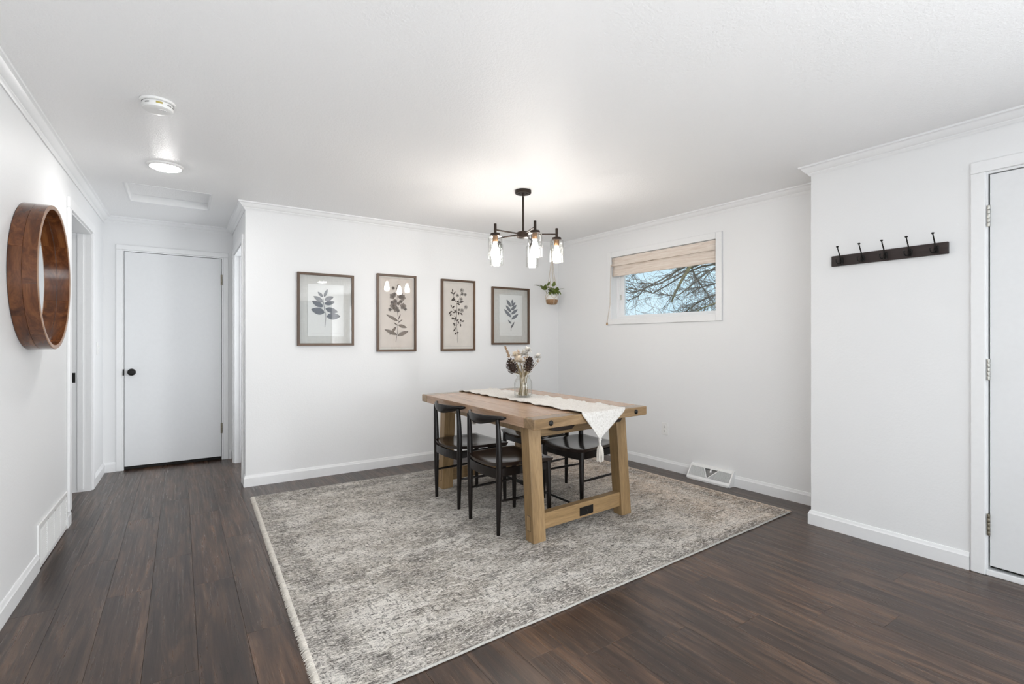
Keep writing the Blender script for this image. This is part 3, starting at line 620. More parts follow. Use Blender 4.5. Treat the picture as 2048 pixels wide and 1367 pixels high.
# through tenon end on the leg's outer face
for k in ('nl', 'fl'):
    cx, cy, sp_ = legs[k]; cy = cy + sp_ * 0.16 - 0.003; bm = bmesh.new(); add_box(bm, -0.0512, -0.046, -0.017, 0.017, 0.078, 0.165); bmesh.ops.translate(bm, verts=bm.verts, vec=rel(cx, cy, 0))
    obj('tenon', bm, M_TLEG, lo[k], bevel=0.001)
    bm = bmesh.new(); add_box(bm, -0.0494, -0.0488, -0.0195, 0.0195, 0.0755, 0.1675); bmesh.ops.translate(bm, verts=bm.verts, vec=rel(cx, cy, 0)); obj('tenon_joint', bm, M_DARK, lo[k])
def iron_plate(A, B, f0, f1, z0, z1, off):
    d = (B - A); n = V2(d.y, -d.x).normalized(); p0 = A + d * f0 + n * off; p1 = A + d * f1 + n * off; bm = bmesh.new()
    add_hexa(bm, [rel(p.x + n.x * s, p.y + n.y * s, z) for p in (p0, p1) for s in (-0.002, 0.0025) for z in (z0, z1)]); o = obj('iron_plate', bm, M_BLACKMETAL, table, bevel=0.001)
    c = (p0 + p1) / 2 + n * 0.002; ang = math.atan2(n.y, n.x); bm = bmesh.new()
    add_lathe(bm, [(0.007, 0), (0.0065, 0.003), (0.003, 0.0045), (0, 0.0045)], 12, Matrix.Translation(rel(c.x, c.y, (z0 + z1) / 2)) @ Matrix.Rotation(ang, 4, 'Z') @ Matrix.Rotation(PI / 2, 4, 'Y')); obj('bolt', bm, M_BLACKMETAL, o, smooth=40)
iron_plate(near[0], near[1], 0.445, 0.60, 0.086, 0.140, 0.027)
d = far[1] - far[0]; iron_plate(far[1], far[0], 0.42, 0.575, 0.086, 0.140, 0.027)
for a in (0.125, 0.885):
    for b, sg in ((0, 1), (1, -1)):
        p = T(a, b, 0.737); ang = math.atan2(-TV.y * sg, -TV.x * sg); bm = bmesh.new()
        add_lathe(bm, [(0.0165, -0.002), (0.0165, 0.003), (0.014, 0.006), (0.006, 0.0085), (0, 0.009)], 20, Matrix.Translation(p) @ Matrix.Rotation(ang, 4, 'Z') @ Matrix.Rotation(PI / 2, 4, 'Y')); obj('bolt', bm, M_BLACKMETAL, table, smooth=40)
for f0, f1 in ((0.12, 0.40), (0.72, 0.985)):     # dark iron brackets under the top, tapering at their outer end
    d = n1 - n0; nn = V2(d.y, -d.x).normalized(); p0 = n0 + d * f0 + nn * 0.024; p1 = n0 + d * f1 + nn * 0.024; dd = (p1 - p0)
    prof = [(0.0, TB - 0.002), (0.0, TB - 0.022), (0.12, TB - 0.040), (0.30, TB - 0.050), (0.88, TB - 0.050), (1.0, TB - 0.030), (1.0, TB - 0.002)]
    bm = bmesh.new(); add_prism(bm, prof, 0.0, 0.035, lambda a, z, k: rel(p0.x + dd.x * a + nn.x * k, p0.y + dd.y * a + nn.y * k, z)); obj('iron_bracket', bm, M_BRONZE, table, bevel=0.002)
mid0 = near[0].lerp(near[1], 0.525) + V2(0, 0.027); mid1 = far[0].lerp(far[1], 0.50) - V2(0, 0.027)
bm = bmesh.new(); add_tube(bm, [rel(mid0.x, mid0.y, 0.118), rel(mid1.x, mid1.y, 0.118)], 0.0075, 10); rod = obj('tie_rod', bm, M_BLACKMETAL, table, smooth=40)
bm = bmesh.new(); c = mid0.lerp(mid1, 0.60); dv = (mid1 - mid0).normalized()
for s in (-1, 1): add_tube(bm, [rel(c.x + s * 0.013 - dv.x * 0.055, c.y - dv.y * 0.055, 0.118), rel(c.x + s * 0.016, c.y, 0.118), rel(c.x + s * 0.013 + dv.x * 0.055, c.y + dv.y * 0.055, 0.118)], 0.006, 8)
for s in (-1, 1): add_tube(bm, [rel(c.x + dv.x * s * 0.045, c.y + dv.y * s * 0.045, 0.118), rel(c.x + dv.x * s * 0.075, c.y + dv.y * s * 0.075, 0.118)], 0.018, 10)
obj('turnbuckle', bm, M_BLACKMETAL, rod, smooth=40)

# ------------------------------------------------------------------ table runner
RX0 = lambda b: 2.076 + 0.030 * b; RX1 = lambda b: 2.480 - 0.035 * b
runner = thing('table_runner', 'cream woven table runner with tasselled pointed ends on the oak table', 'table runner', (TC.x, TC.y, TZ))
def rl(x, y, z): return Vector((x - TC.x, y - TC.y, z - TZ))
bm = bmesh.new(); NA = 22; rows = []; rq = random.Random(5)
def edge_y(x, b): a = (x - TN.x - TV.x * b) / TU.x; return (TN + TU * a + TV * b).y
drop = 0.172; ND = 14; NB = 90
def row(kind, t):
    out = []
    for i in range(NA + 1):
        u = i / NA
        if kind == 'top':
            b = t; wl = 0.006 * math.sin(t * 41) + 0.004 * math.sin(t * 97 + 1); wr = 0.009 * math.sin(t * 47 + 2) + 0.005 * math.sin(t * 83)
            x = (RX0(b) + wl) * (1 - u) + (RX1(b) + wr) * u
            e = min(u, 1 - u) * NA; lift = max(0, 1 - e / 2.2) * (0.004 + 0.006 * max(0, math.sin(t * 37 + u * 3)) + 0.006 * max(0, math.sin(t * 71 + 2 + u * 2)))
            y0 = edge_y(x, 0) ; y1 = edge_y(x, 1); y = y0 + (y1 - y0) * b; z = TZ + 0.0045 + lift + 0.0008 * math.sin(t * 60 + u * 9)
        else:
            b = 0.0 if kind == 'near' else 1.0; sg = -1 if kind == 'near' else 1
            xc = 2.232 if kind == 'near' else 2.27; k = 1 - t
            xe = RX0(b) * (1 - u) + RX1(b) * u; x = xc + (xe - xc) * max(k, 0.035); z = TZ - 0.004 - drop * t
            y = edge_y(xe, b) + sg * (0.010 + 0.004 * math.sin(u * 7 + t * 3) * (0.3 + t))
            yc = edge_y(xc, b) + sg * 0.012; y = yc + (y - yc) * (0.3 + 0.7 * k) if t > 0 else y
            if t == 0: z = TZ - 0.001; y = edge_y(xe, b) + sg * 0.007
        out.append(bm.verts.new(rl(x, y, z)))
    return out
for i in range(ND, -1, -1): rows.append(row('near', i / ND))
for i in range(NB + 1): rows.append(row('top', i / NB))
for i in range(ND + 1): rows.append(row('far', i / ND))
for a, b in zip(rows, rows[1:]):
    for i in range(NA): bm.faces.new((a[i], a[i + 1], b[i + 1], b[i]))
o = obj('cloth', bm, M_RUNNER, runner, smooth=60); s = o.modifiers.new('solid', 'SOLIDIFY'); s.thickness = 0.004; s.offset = 0
def tassel(x, y, z):
    bm = bmesh.new()
    add_tube(bm, [rl(x, y, z + 0.008), rl(x - 0.003, y, z - 0.020), rl(x, y, z - 0.034)], [0.012, 0.006, 0.008], 8); o = obj('tassel_knot', bm, M_RUNNER, runner, smooth=60)
    bm = bmesh.new()
    for k in range(64):
        a = rq.uniform(0, 2 * PI); r = rq.uniform(0.2, 1.0) ; dx, dy = math.cos(a) * r, math.sin(a) * r; L = rq.uniform(0.098, 0.112)
        add_tube(bm, [rl(x + dx * 0.004, y + dy * 0.004, z - 0.030), rl(x + dx * 0.020, y + dy * 0.018, z - 0.055), rl(x + dx * 0.025, y + dy * 0.021, z - 0.030 - L * 0.6), rl(x + dx * 0.026 + rq.uniform(-.003, .003), y + dy * 0.022, z - 0.030 - L)], [0.002, 0.0027, 0.0026, 0.0018], 5)
    stuff(obj('tassel', bm, M_FRINGE, runner))
tassel(2.232, edge_y(2.232, 0) - 0.012, 0.592); tassel(2.27, edge_y(2.27, 1) + 0.012, 0.592)

# ------------------------------------------------------------------ chairs
def make_chair():
    t = thing('dining_chair', '', 'chair', (0, 0, 0))
    # rear legs rise as back posts
    for s in (-1, 1):
        bm = bmesh.new(); add_tube(bm, bez([(s * 0.176, -0.190, 0), (s * 0.180, -0.190, 0.20), (s * 0.184, -0.189, 0.43), (s * 0.184, -0.193, 0.60), (s * 0.181, -0.200, 0.722)], 4),
                                    [0.0118, 0.0128, 0.0140, 0.0152, 0.0163, 0.0175, 0.0186, 0.0194, 0.0198, 0.0197, 0.0188, 0.0178, 0.0168, 0.0156, 0.0146, 0.0138, 0.0130], 14)
        obj('back_post', bm, M_CHAIR, t, smooth=60)
    for s in (-1, 1):
        bm = bmesh.new(); add_tube(bm, [(s * 0.206, 0.192, 0), (s * 0.204, 0.190, 0.14), (s * 0.201, 0.187, 0.30), (s * 0.198, 0.184, 0.425)], [0.0120, 0.0150, 0.0180, 0.0195], 14); obj('front_leg', bm, M_CHAIR, t, smooth=60)
    # curved top rail, deep in the middle with rounded ends reaching forward
    bm = bmesh.new(); n = 26; rings = []
    for i in range(n + 1):
        u = -1 + 2 * i / n; au = abs(u)
        x = 0.214 * u; y = -0.246 + 0.078 * au ** 2.2 + 0.012 * max(0, au - 0.8); hh = 0.0125 + 0.0205 * (1 - au ** 2) ** 1.5; th = 0.0150 - 0.0045 * (1 - au ** 2)
        zc = 0.744 - hh; k = 1.0 if au < 0.96 else max(0.55, 1 - (au - 0.96) * 9)
        lean = -0.10
        rings.append([bm.verts.new((x, y + math.cos(q) * th * k + lean * math.sin(q) * hh, zc + math.sin(q) * hh * k)) for q in [2 * PI * j / 14 for j in range(14)]])
    for a, b in zip(rings, rings[1:]):
        for j in range(14): bm.faces.new((a[j], a[(j + 1) % 14], b[(j + 1) % 14], b[j]))
    bm.faces.new(rings[0][::-1]); bm.faces.new(rings[-1]); obj('top_rail', bm, M_CHAIR, t, smooth=60)
    # saddle seat
    bm = bmesh.new(); nu, nv = 20, 18; G = {}
    for layer in (0, 1):
        for i in range(nu + 1):
            for j in range(nv + 1):
                u = -1 + 2 * i / nu; v = -1 + 2 * j / nv
                hw = 0.208 + 0.030 * (v + 1) / 2
                hw *= 1 - 0.16 * max(0, -v - 0.35) ** 1.4 - 0.045 * max(0, v - 0.7) ** 1.0
                y = (0.205 * v - 0.002) if abs(v) < 2 else 0
                y += (0.038 * (1 - u * u) * max(0, v) ** 1.3) - (0.022 * (1 - u * u)) * max(0, -v) ** 1.3
                x = u * hw
                z = 0.440 + 0.013 * abs(u) ** 2.2 - 0.006 * (1 - u * u) * (1 - v * v) + 0.006 * max(0, -v) ** 2 - 0.004 * max(0, v) ** 3
                e = max(abs(u), abs(v)); z = z - (0.004 if e > 0.99 and layer == 0 else 0)
                if layer == 1: z = z - 0.026; x *= 0.965; y *= 0.965
                G[layer, i, j] = bm.verts.new((x, y, z))
    for i in range(nu):
        for j in range(nv):
            bm.faces.new((G[0, i, j], G[0, i + 1, j], G[0, i + 1, j + 1], G[0, i, j + 1])); bm.faces.new((G[1, i, j], G[1, i, j + 1], G[1, i + 1, j + 1], G[1, i + 1, j]))
    br = [(i, 0) for i in range(nu + 1)] + [(nu, j) for j in range(1, nv + 1)] + [(i, nv) for i in range(nu - 1, -1, -1)] + [(0, j) for j in range(nv - 1, 0, -1)]
    for k in range(len(br)):
        a, b = br[k], br[(k + 1) % len(br)]; bm.faces.new((G[0, *a], G[1, *a], G[1, *b], G[0, *b]))
    obj('seat', bm, M_SEAT, t, smooth=50)
    # aprons
    def strip(name, pts, z0, z1, th):
        bm = bmesh.new(); pr = None; m = len(pts); R = []
        for i, (x, y, dz) in enumerate(pts):
            a = pts[max(i - 1, 0)]; b = pts[min(i + 1, m - 1)]; d = V2(b[0] - a[0], b[1] - a[1]).normalized(); nn = V2(-d.y, d.x)
            R.append([bm.verts.new((x + nn.x * s, y + nn.y * s, z)) for s, z in ((-th, z0 + dz), (th, z0 + dz), (th, z1 + dz), (-th, z1 + dz))])
        for a, b in zip(R, R[1:]):
            for j in range(4): bm.faces.new((a[j], a[(j + 1) % 4], b[(j + 1) % 4], b[j]))
        bm.faces.new(R[0][::-1]); bm.faces.new(R[-1]); obj(name, bm, M_CHAIR, t, bevel=0.002)
    strip('rear_apron', [(-0.180 + 0.36 * k / 10, -0.192 - 0.020 * (1 - (k / 5 - 1) ** 2), 0) for k in range(11)], 0.352, 0.412, 0.008)
    strip('front_apron', [(-0.196 + 0.392 * k / 10, 0.183 + 0.016 * (1 - (k / 5 - 1) ** 2), 0) for k in range(11)], 0.362, 0.416, 0.009)
    for s in (-1, 1): strip('side_apron', [(s * 0.184, -0.180, 0), (s * 0.198, 0.180, 0)], 0.366, 0.416, 0.009)
    for s in (-1, 1):
        bm = bmesh.new(); add_tube(bm, [(s * 0.180, -0.188, 0.212), (s * 0.193, 0.0, 0.212), (s * 0.204, 0.188, 0.212)], [0.0072, 0.0092, 0.0072], 10); obj('side_stretcher', bm, M_CHAIR, t, smooth=60)
    return t
ch = make_chair(); gl = 'black chairs round the oak table'
spots = [((1.842, 2.822), -PI / 2 + 0.01, 'black wooden horn-back chair tucked under near left side of the table'),
         ((1.862, 3.400), -PI / 2 + 0.03, 'black wooden horn-back chair tucked under far left side of the table'),
         ((2.550, 2.895), PI / 2 + 0.06, 'black wooden chair behind the near right table leg, seat below the hanging tassel'),
         ((2.550, 3.470), PI / 2 + 0.06, 'black wooden chair farthest from view, mostly hidden under the table')]
for i, (p, a, lab) in enumerate(spots):
    o = ch if i == 0 else copy_tree(ch)
    o.location = (p[0], p[1], Z0); o.rotation_euler = (0, 0, a); tag(o, lab, 'chair', gl)

# ------------------------------------------------------------------ vase and dried bouquet
VX = Vector((2.297, 3.298, TZ + 0.0066))
vase = thing('glass_vase', 'clear glass jar vase of dried stems on the runner', 'vase', tuple(VX))
bm = bmesh.new()
outer = [(0.0, 0.0), (0.064, 0.0), (0.070, 0.004), (0.0715, 0.020), (0.0715, 0.105), (0.069, 0.125), (0.060, 0.142), (0.052, 0.150), (0.051, 0.162), (0.056, 0.170), (0.057, 0.174)]
inner = [(0.0535, 0.173), (0.0480, 0.162), (0.0490, 0.150), (0.057, 0.141), (0.066, 0.124), (0.0685, 0.105), (0.0685, 0.022), (0.062, 0.010), (0.0, 0.009)]
add_lathe(bm, outer + inner, 32, cap=False); bmesh.ops.remove_doubles(bm, verts=bm.verts, dist=1e-5); obj('glass', bm, M_VASE, vase, smooth=50)
bm = bmesh.new(); bmesh.ops.create_uvsphere(bm, u_segments=16, v_segments=6, radius=0.001); bm.free()
def vp(lat, z, dep=0.0): v = VX + RT * lat + FW * dep; v.z = z; return v
def stem_to(bmx, tip, rr_, r=0.0016, base=None):
    b = base or (VX + RT * rr_.uniform(-.045, .045) + FW * rr_.uniform(-.04, .04) + Vector((0, 0, 0.012)))
    neck = VX + (Vector((tip.x, tip.y, 0)) - Vector((VX.x, VX.y, 0))) * 0.28; neck.z = VX.z + 0.165
    off = Vector((neck.x - VX.x, neck.y - VX.y, 0))
    if off.length > 0.036: neck = VX + off.normalized() * 0.036 + Vector((0, 0, 0.165))
    add_tube(bmx, [q - VX for q in bez([b, neck, tip], 5)], r, 5)
rv = random.Random(21)
def pinecone(lat, z, dep, r, L, axis, label):
    t = thing('pinecone', label, 'pinecone', tuple(VX)); c = vp(lat, z, dep) - VX; ax = Vector(axis).normalized()
    M = Matrix.Translation(c) @ Vector((0, 0, 1)).rotation_difference(ax).to_matrix().to_4x4()
    bm = bmesh.new(); add_lathe(bm, [(0.0, -L / 2)] + [(r * 0.55 * math.sin(PI * (0.12 + 0.85 * k / 8)) ** 0.8, -L / 2 + L * k / 8) for k in range(1, 8)] + [(0.0, L / 2)], 10, M); obj('core', bm, M_CONE, t, smooth=60)
    n = 70; sc = None
    for k in range(n):
        f = (k + 0.5) / n; zz = -L / 2 + L * f * 0.97; rad = r * (math.sin(PI * min(1, 0.16 + 0.80 * f)) ** 0.75); a = k * 2.39996
        bm = bmesh.new(); w_ = 0.010 * (0.6 + rad / r * 0.6); tipz = 0.006 + 0.008 * f; i0 = rad * 0.40
        pts = [(i0, -w_ * 0.5, 0), (i0, w_ * 0.5, 0), (rad * 0.92, w_, tipz * 0.6), (rad, 0, tipz), (rad * 0.92, -w_, tipz * 0.6)]
        R = M @ Matrix.Translation((0, 0, zz)) @ Matrix.Rotation(a, 4, 'Z'); th = 0.0028
        A = [bm.verts.new(R @ Vector(p)) for p in pts]; B = [bm.verts.new(R @ (Vector(p) + Vector((0, 0, -th)))) for p in pts]
        bm.faces.new(A); bm.faces.new(B[::-1])
        for q in range(5): bm.faces.new((A[q], B[q], B[(q + 1) % 5], A[(q + 1) % 5]))
        obj('scale', bm, M_CONE, t)
    bm = bmesh.new(); stem_to(bm, c + VX - ax * L * 0.45, rv, 0.0022); obj('stem', bm, M_STEM, t, smooth=60); return t
pinecone(-0.090, 1.022, -0.025, 0.050, 0.122, (-0.32, 0.12, 0.95), 'brown pinecone on a stem, left of the two in the glass vase')
pinecone(0.044, 1.036, -0.020, 0.043, 0.118, (0.22, -0.1, 0.95), 'brown pinecone on a stem, right of the two in the glass vase')
def petal(bm, base, d, up, L, w_):
    d = d.normalized(); s = d.cross(up).normalized(); u2 = s.cross(d)
    P_ = [base, base + d * L * 0.35 + s * w_ * 0.75 + u2 * L * 0.10, base + d * L * 0.72 + s * w_ + u2 * L * 0.12, base + d * L * 0.95 + s * w_ * 0.45 + u2 * L * 0.05, base + d * L * 1.0 + u2 * L * 0.06, base + d * L * 0.93 - s * w_ * 0.5 + u2 * L * 0.04, base + d * L * 0.70 - s * w_ + u2 * L * 0.12, base + d * L * 0.35 - s * w_ * 0.75 + u2 * L * 0.10]; v = [bm.verts.new(p) for p in P_]; bm.faces.new(v)
def flower(lat, z, dep, size, mat, kind, label, grp='dried flowers in the glass vase'):
    t = thing('dried_flower', label, 'dried flower', tuple(VX), group=grp); c = vp(lat, z, dep) - VX; bm = bmesh.new()
    base = c - Vector((0, 0, size * 0.4))
    if kind == 'bloom':
        for k in range(60):
            d = Vector((rv.gauss(0, 1), rv.gauss(0, 1), rv.uniform(-0.3, 1.2))); petal(bm, c + d.normalized() * size * 0.12, d, Vector((0, 0, 1)) if abs(d.normalized().z) < .9 else Vector((1, 0, 0)), size * rv.uniform(0.6, 1.15), size * 0.30)
    elif kind == 'plume':
        d0 = (c - Vector((0, 0, 0.05))); d0 = Vector((c.x, c.y, 0.35)).normalized()
        for k in range(95):
            f = rv.random(); q = c + d0 * (f - 0.5) * size * 2.2; d = d0 * 0.8 + Vector((rv.gauss(0, .6), rv.gauss(0, .6), rv.gauss(0, .4)))
            petal(bm, q, d, Vector((0.3, 0.2, 1)), size * 0.5 * (1.1 - 0.6 * f), size * 0.10)
        base = c - d0 * size * 1.1
    else:
        for k in range(10):
            d = Vector((rv.gauss(0, 1), rv.gauss(0, 1), rv.uniform(0, 1.3))).normalized(); q = c + d * size * rv.uniform(.35, .9); add_tube(bm, [base, q], 0.0009, 4); m2 = Matrix.Translation(q); add_lathe(bm, [(0, -size * .1), (size * .16, 0), (0, size * .16)], 6, m2)
    obj('head', bm, mat, t, fix=False); bm = bmesh.new(); stem_to(bm, base + VX, rv); obj('stem', bm, M_STEM, t, smooth=60)
flower(-0.128, 1.128, 0.01, 0.046, M_TAN, 'plume', 'tan grass plume leaning left above the left pinecone')
flower(0.036, 1.142, 0.02, 0.034, M_WHITEFL, 'bloom', 'small white bloom highest at right of the bouquet')
flower(0.118, 1.088, 0.01, 0.033, M_WHITEFL, 'bloom', 'small white bloom at far right of the bouquet')
flower(0.012, 1.110, 0.03, 0.040, M_WHITEFL, 'bloom', 'white bloom between the two pinecones at the back')
flower(-0.042, 1.052, -0.045, 0.058, M_CREAM, 'bloom', 'large cream bloom hanging between the pinecones')
flower(-0.058, 1.098, 0.0, 0.046, M_CREAM, 'bloom', 'cream bloom behind the top of the left pinecone')
flower(0.018, 1.082, -0.03, 0.036, M_TAN, 'seed', 'tan seed head beside the right pinecone')
flower(-0.030, 1.130, 0.02, 0.030, M_TAN, 'seed', 'thin tan seed sprig rising in the middle of the bouquet')
flower(0.120, 1.060, 0.0, 0.022, M_TAN, 'seed', 'thin tan seed sprig under the far right white bloom')
st = thing('dried_grass_bunch', 'bundle of dried stems inside the glass vase', 'dried stems', tuple(VX)); bm = bmesh.new()
for k in range(34): stem_to(bm, vp(rv.uniform(-.07, .07), rv.uniform(0.97, 1.05), rv.uniform(-.05, .05)), rv, rv.uniform(0.0014, 0.0028))
stuff(obj('stems', bm, M_STEM, st, smooth=60))
bm = bmesh.new()
for k in range(8): stem_to(bm, vp(rv.uniform(-.06, .06), rv.uniform(0.98, 1.06), rv.uniform(-.05, .05)), rv, rv.uniform(0.002, 0.0034))
stuff(obj('pale_stems', bm, M_CREAM, st, smooth=60))

# ------------------------------------------------------------------ chandelier
CH = Vector((2.212, 3.176, CZ))
chd = thing('chandelier', 'dark bronze five-light chandelier with clear glass cylinder shades above the table', 'chandelier', tuple(CH))
bm = bmesh.new(); add_lathe(bm, [(0.0, -0.026), (0.058, -0.026), (0.063, -0.021), (0.063, -0.001), (0.0, -0.001)], 40); can = obj('canopy', bm, M_BRONZE, chd, smooth=40)
bm = bmesh.new()
for a in (0.7, 2.9, 5.2): add_lathe(bm, [(0.005, -0.032), (0.005, -0.025)], 10, Matrix.Translation((0.035 * math.cos(a), 0.035 * math.sin(a), 0)))
obj('screw', bm, M_BRONZE, can, smooth=40)
bm = bmesh.new(); add_lathe(bm, [(0.0085, -0.026), (0.0085, -0.040), (0.0055, -0.044), (0.0075, -0.052), (0.0075, -0.32), (0.0075, -0.325)], 16); obj('down_rod', bm, M_BRONZE, chd, smooth=40)
bm = bmesh.new(); add_lathe(bm, [(0.0, -0.322), (0.044, -0.322), (0.049, -0.328), (0.049, -0.362), (0.044, -0.366), (0.010, -0.370), (0.0, -0.370)], 36); obj('hub', bm, M_BRONZE, chd, smooth=40)
ar = 0.26; az = -0.338
for k in range(5):
    a = k * 2 * PI / 5; d = RT * math.cos(a) + FW * math.sin(a); tip = d * ar
    bm = bmesh.new(); add_tube(bm, [d * 0.04 + Vector((0, 0, az)), tip + Vector((0, 0, az))], 0.0058, 10)
    Mt = Matrix.Translation(tip)
    add_lathe(bm, [(0.0, -0.292), (0.0098, -0.292), (0.0105, -0.294), (0.0105, -0.362), (0.0, -0.362)], 16, Mt)
    add_lathe(bm, [(0.010, -0.360), (0.033, -0.364), (0.036, -0.368), (0.036, -0.382), (0.0, -0.382)], 28, Mt)
    arm = obj('arm', bm, M_BRONZE, chd, smooth=40)
    bm = bmesh.new(); add_lathe(bm, [(0.0, -0.382), (0.019, -0.382), (0.020, -0.386), (0.020, -0.424), (0.018, -0.428), (0.0, -0.428)], 20, Mt); obj('socket', bm, M_BRASS, arm, smooth=40)
    bm = bmesh.new(); add_lathe(bm, [(0.0125, -0.428), (0.0135, -0.440), (0.018, -0.455), (0.026, -0.480), (0.0315, -0.505), (0.0320, -0.520), (0.0285, -0.535), (0.018, -0.546), (0.0, -0.550)], 20, Mt); obj('bulb', bm, M_BULB, arm, smooth=60)
    bm = bmesh.new(); add_lathe(bm, [(0.034, -0.3825), (0.047, -0.384), (0.0525, -0.390), (0.0525, -0.552), (0.0520, -0.5535), (0.0490, -0.5535), (0.0490, -0.392), (0.046, -0.387), (0.034, -0.3855)], 36, Mt, cap=False); obj('glass_shade', bm, M_SHADEGLASS, arm, smooth=40)

# ------------------------------------------------------------------ ceiling fixtures
def led(name, x, y, r, label, grp=None):
    t = thing(name, label, 'ceiling light', (x, y, CZ), group=grp); bm = bmesh.new()
    add_lathe(bm, [(r * 0.80, -0.012), (r * 0.86, -0.016), (r * 0.97, -0.010), (r, -0.003), (r, 0.0), (r * 0.8, 0.0)], 48, cap=False); obj('trim_ring', bm, M_PLASTIC, t, smooth=60)
    bm = bmesh.new(); add_lathe(bm, [(0.0, -0.0300), (r * 0.40, -0.0285), (r * 0.68, -0.0225), (r * 0.80, -0.0145), (r * 0.80, -0.004)], 40, cap=False); obj('diffuser', bm, M_LED, t, smooth=80)
led('ceiling_light', -0.080, 4.04, 0.103, 'round flush ceiling light glowing in the hall between detector and hatch')
led('ceiling_light', 2.30, -0.74, 0.103, 'round flush ceiling light behind the viewpoint')
sm = thing('smoke_detector', 'round white smoke detector on the ceiling near the hall', 'smoke detector', (-0.090, 2.985, CZ))
bm = bmesh.new(); add_lathe(bm, [(0.0, -0.001), (0.074, -0.001), (0.075, -0.006), (0.073, -0.011), (0.066, -0.013)], 40, cap=False); obj('base', bm, M_PLASTIC, sm, smooth=35)
bm = bmesh.new(); add_lathe(bm, [(0.062, -0.011), (0.062, -0.014), (0.0645, -0.016), (0.0645, -0.030), (0.062, -0.040), (0.052, -0.045), (0.030, -0.046), (0.0, -0.046)], 40, cap=False); obj('cover', bm, M_PLASTIC, sm, smooth=35)
def on_ring(bm, r, a0, a1, z0, z1, th=0.0012):
    n = 8; A = []
    for i in range(n + 1):
        a = a0 + (a1 - a0) * i / n; A.append([bm.verts.new((rr_ * math.cos(a), rr_ * math.sin(a), z)) for rr_ in (r - th, r + th) for z in (z0, z1)])
    for p, q in zip(A, A[1:]):
        for j in ((0, 1), (1, 3), (3, 2), (2, 0)): bm.faces.new((p[j[0]], p[j[1]], q[j[1]], q[j[0]]))
    bm.faces.new([A[0][i] for i in (0, 1, 3, 2)]); bm.faces.new([A[-1][i] for i in (0, 1, 3, 2)])
aC = math.atan2(-2.985, 0.09)
bm = bmesh.new(); on_ring(bm, 0.0640, aC - 0.12, aC + 0.30, -0.0285, -0.0195); obj('label_sticker', bm, M_STICKER, sm)
for a0 in (0.62, 1.05, -0.9):
    bm = bmesh.new(); on_ring(bm, 0.0638, aC + a0, aC + a0 + 0.34, -0.0285, -0.0225); obj('vent_slot', bm, M_GREYSHADE, sm)
bm = bmesh.new(); add_lathe(bm, [(0.0, -0.0485), (0.015, -0.0483), (0.017, -0.0455)], 20, Matrix.Translation((0.018, -0.02, 0)), cap=False); obj('test_button', bm, M_PLASTIC, sm, smooth=40)
bm = bmesh.new()
for k in range(4): add_box(bm, 0.004 + k * 0.008, 0.009 + k * 0.008, -0.030, -0.0285, -0.0492, -0.0478)
obj('button_print', bm, M_GREYSHADE, sm)

# ------------------------------------------------------------------ round wooden mirror on the left wall
my, mz, mR, mth, mD = 3.452, 1.545, 0.366, 0.021, 0.104
Mm_loc = (XL(my), my, mz)
mir = thing('round_mirror', 'round mirror in a deep barrel-like ring of brown wood staves on the left wall', 'mirror', Mm_loc, -0.0168)
def stave(a0, a1, x0, x1, g=0.00035):
    bm = bmesh.new(); n = 12; A = []
    for i in range(n + 1):
        a = a0 + g / mR + (a1 - a0 - 2 * g / mR) * i / n
        A.append([bm.verts.new((x, r * math.cos(a), r * math.sin(a))) for x, r in ((x0 + g, mR - 0.0006), (x0 + g * 2, mR), (x1 - g * 2, mR), (x1 - g, mR - 0.0006), (x1 - g, mR - mth), (x0 + g, mR - mth))])
    for p, q in zip(A, A[1:]):
        for j in range(6): bm.faces.new((p[j], p[(j + 1) % 6], q[(j + 1) % 6], q[j]))
    bm.faces.new(A[0][::-1]); bm.faces.new(A[-1]); return bm
NS = 7; xm_ = 0.050
tmp = [stave(0, 2 * PI / NS, 0.002, xm_), stave(0, 2 * PI / NS, xm_, mD - 0.003)]; base_st = []
for row_i, b in enumerate(tmp):
    for k in range(NS):
        a = 2 * PI * k / NS + (0.16 if row_i == 0 else 0.62)
        if k == 0: o0 = obj('stave', b, M_STAVE, mir, smooth=40); o = o0
        else: o = o0.copy(); COL.objects.link(o); o.parent = mir
        o.rotation_euler = (a, 0, 0)
bm = bmesh.new(); A = []
for i in range(97):
    a = 2 * PI * i / 96; A.append([(x, r * math.cos(a), r * math.sin(a)) for x, r in ((mD - 0.003, mR - 0.0005), (mD, mR - 0.003), (mD, mR - mth + 0.003), (mD - 0.003, mR - mth + 0.0005))])
A = [[bm.verts.new(q) for q in ring] for ring in A[:-1]]
for i in range(96):
    p, q = A[i], A[(i + 1) % 96]
    for j in range(4): bm.faces.new((p[j], p[(j + 1) % 4], q[(j + 1) % 4], q[j]))
obj('front_edge', bm, M_RIMEDGE, mir, smooth=40)
bm = bmesh.new(); add_lathe(bm, [(0.0, 0.042), (mR - mth + 0.001, 0.042), (mR - mth + 0.001, 0.0485), (0.0, 0.0485)], 64, Matrix.Rotation(PI / 2, 4, 'Y')); obj('mirror_glass', bm, M_MIRROR, mir, smooth=30)

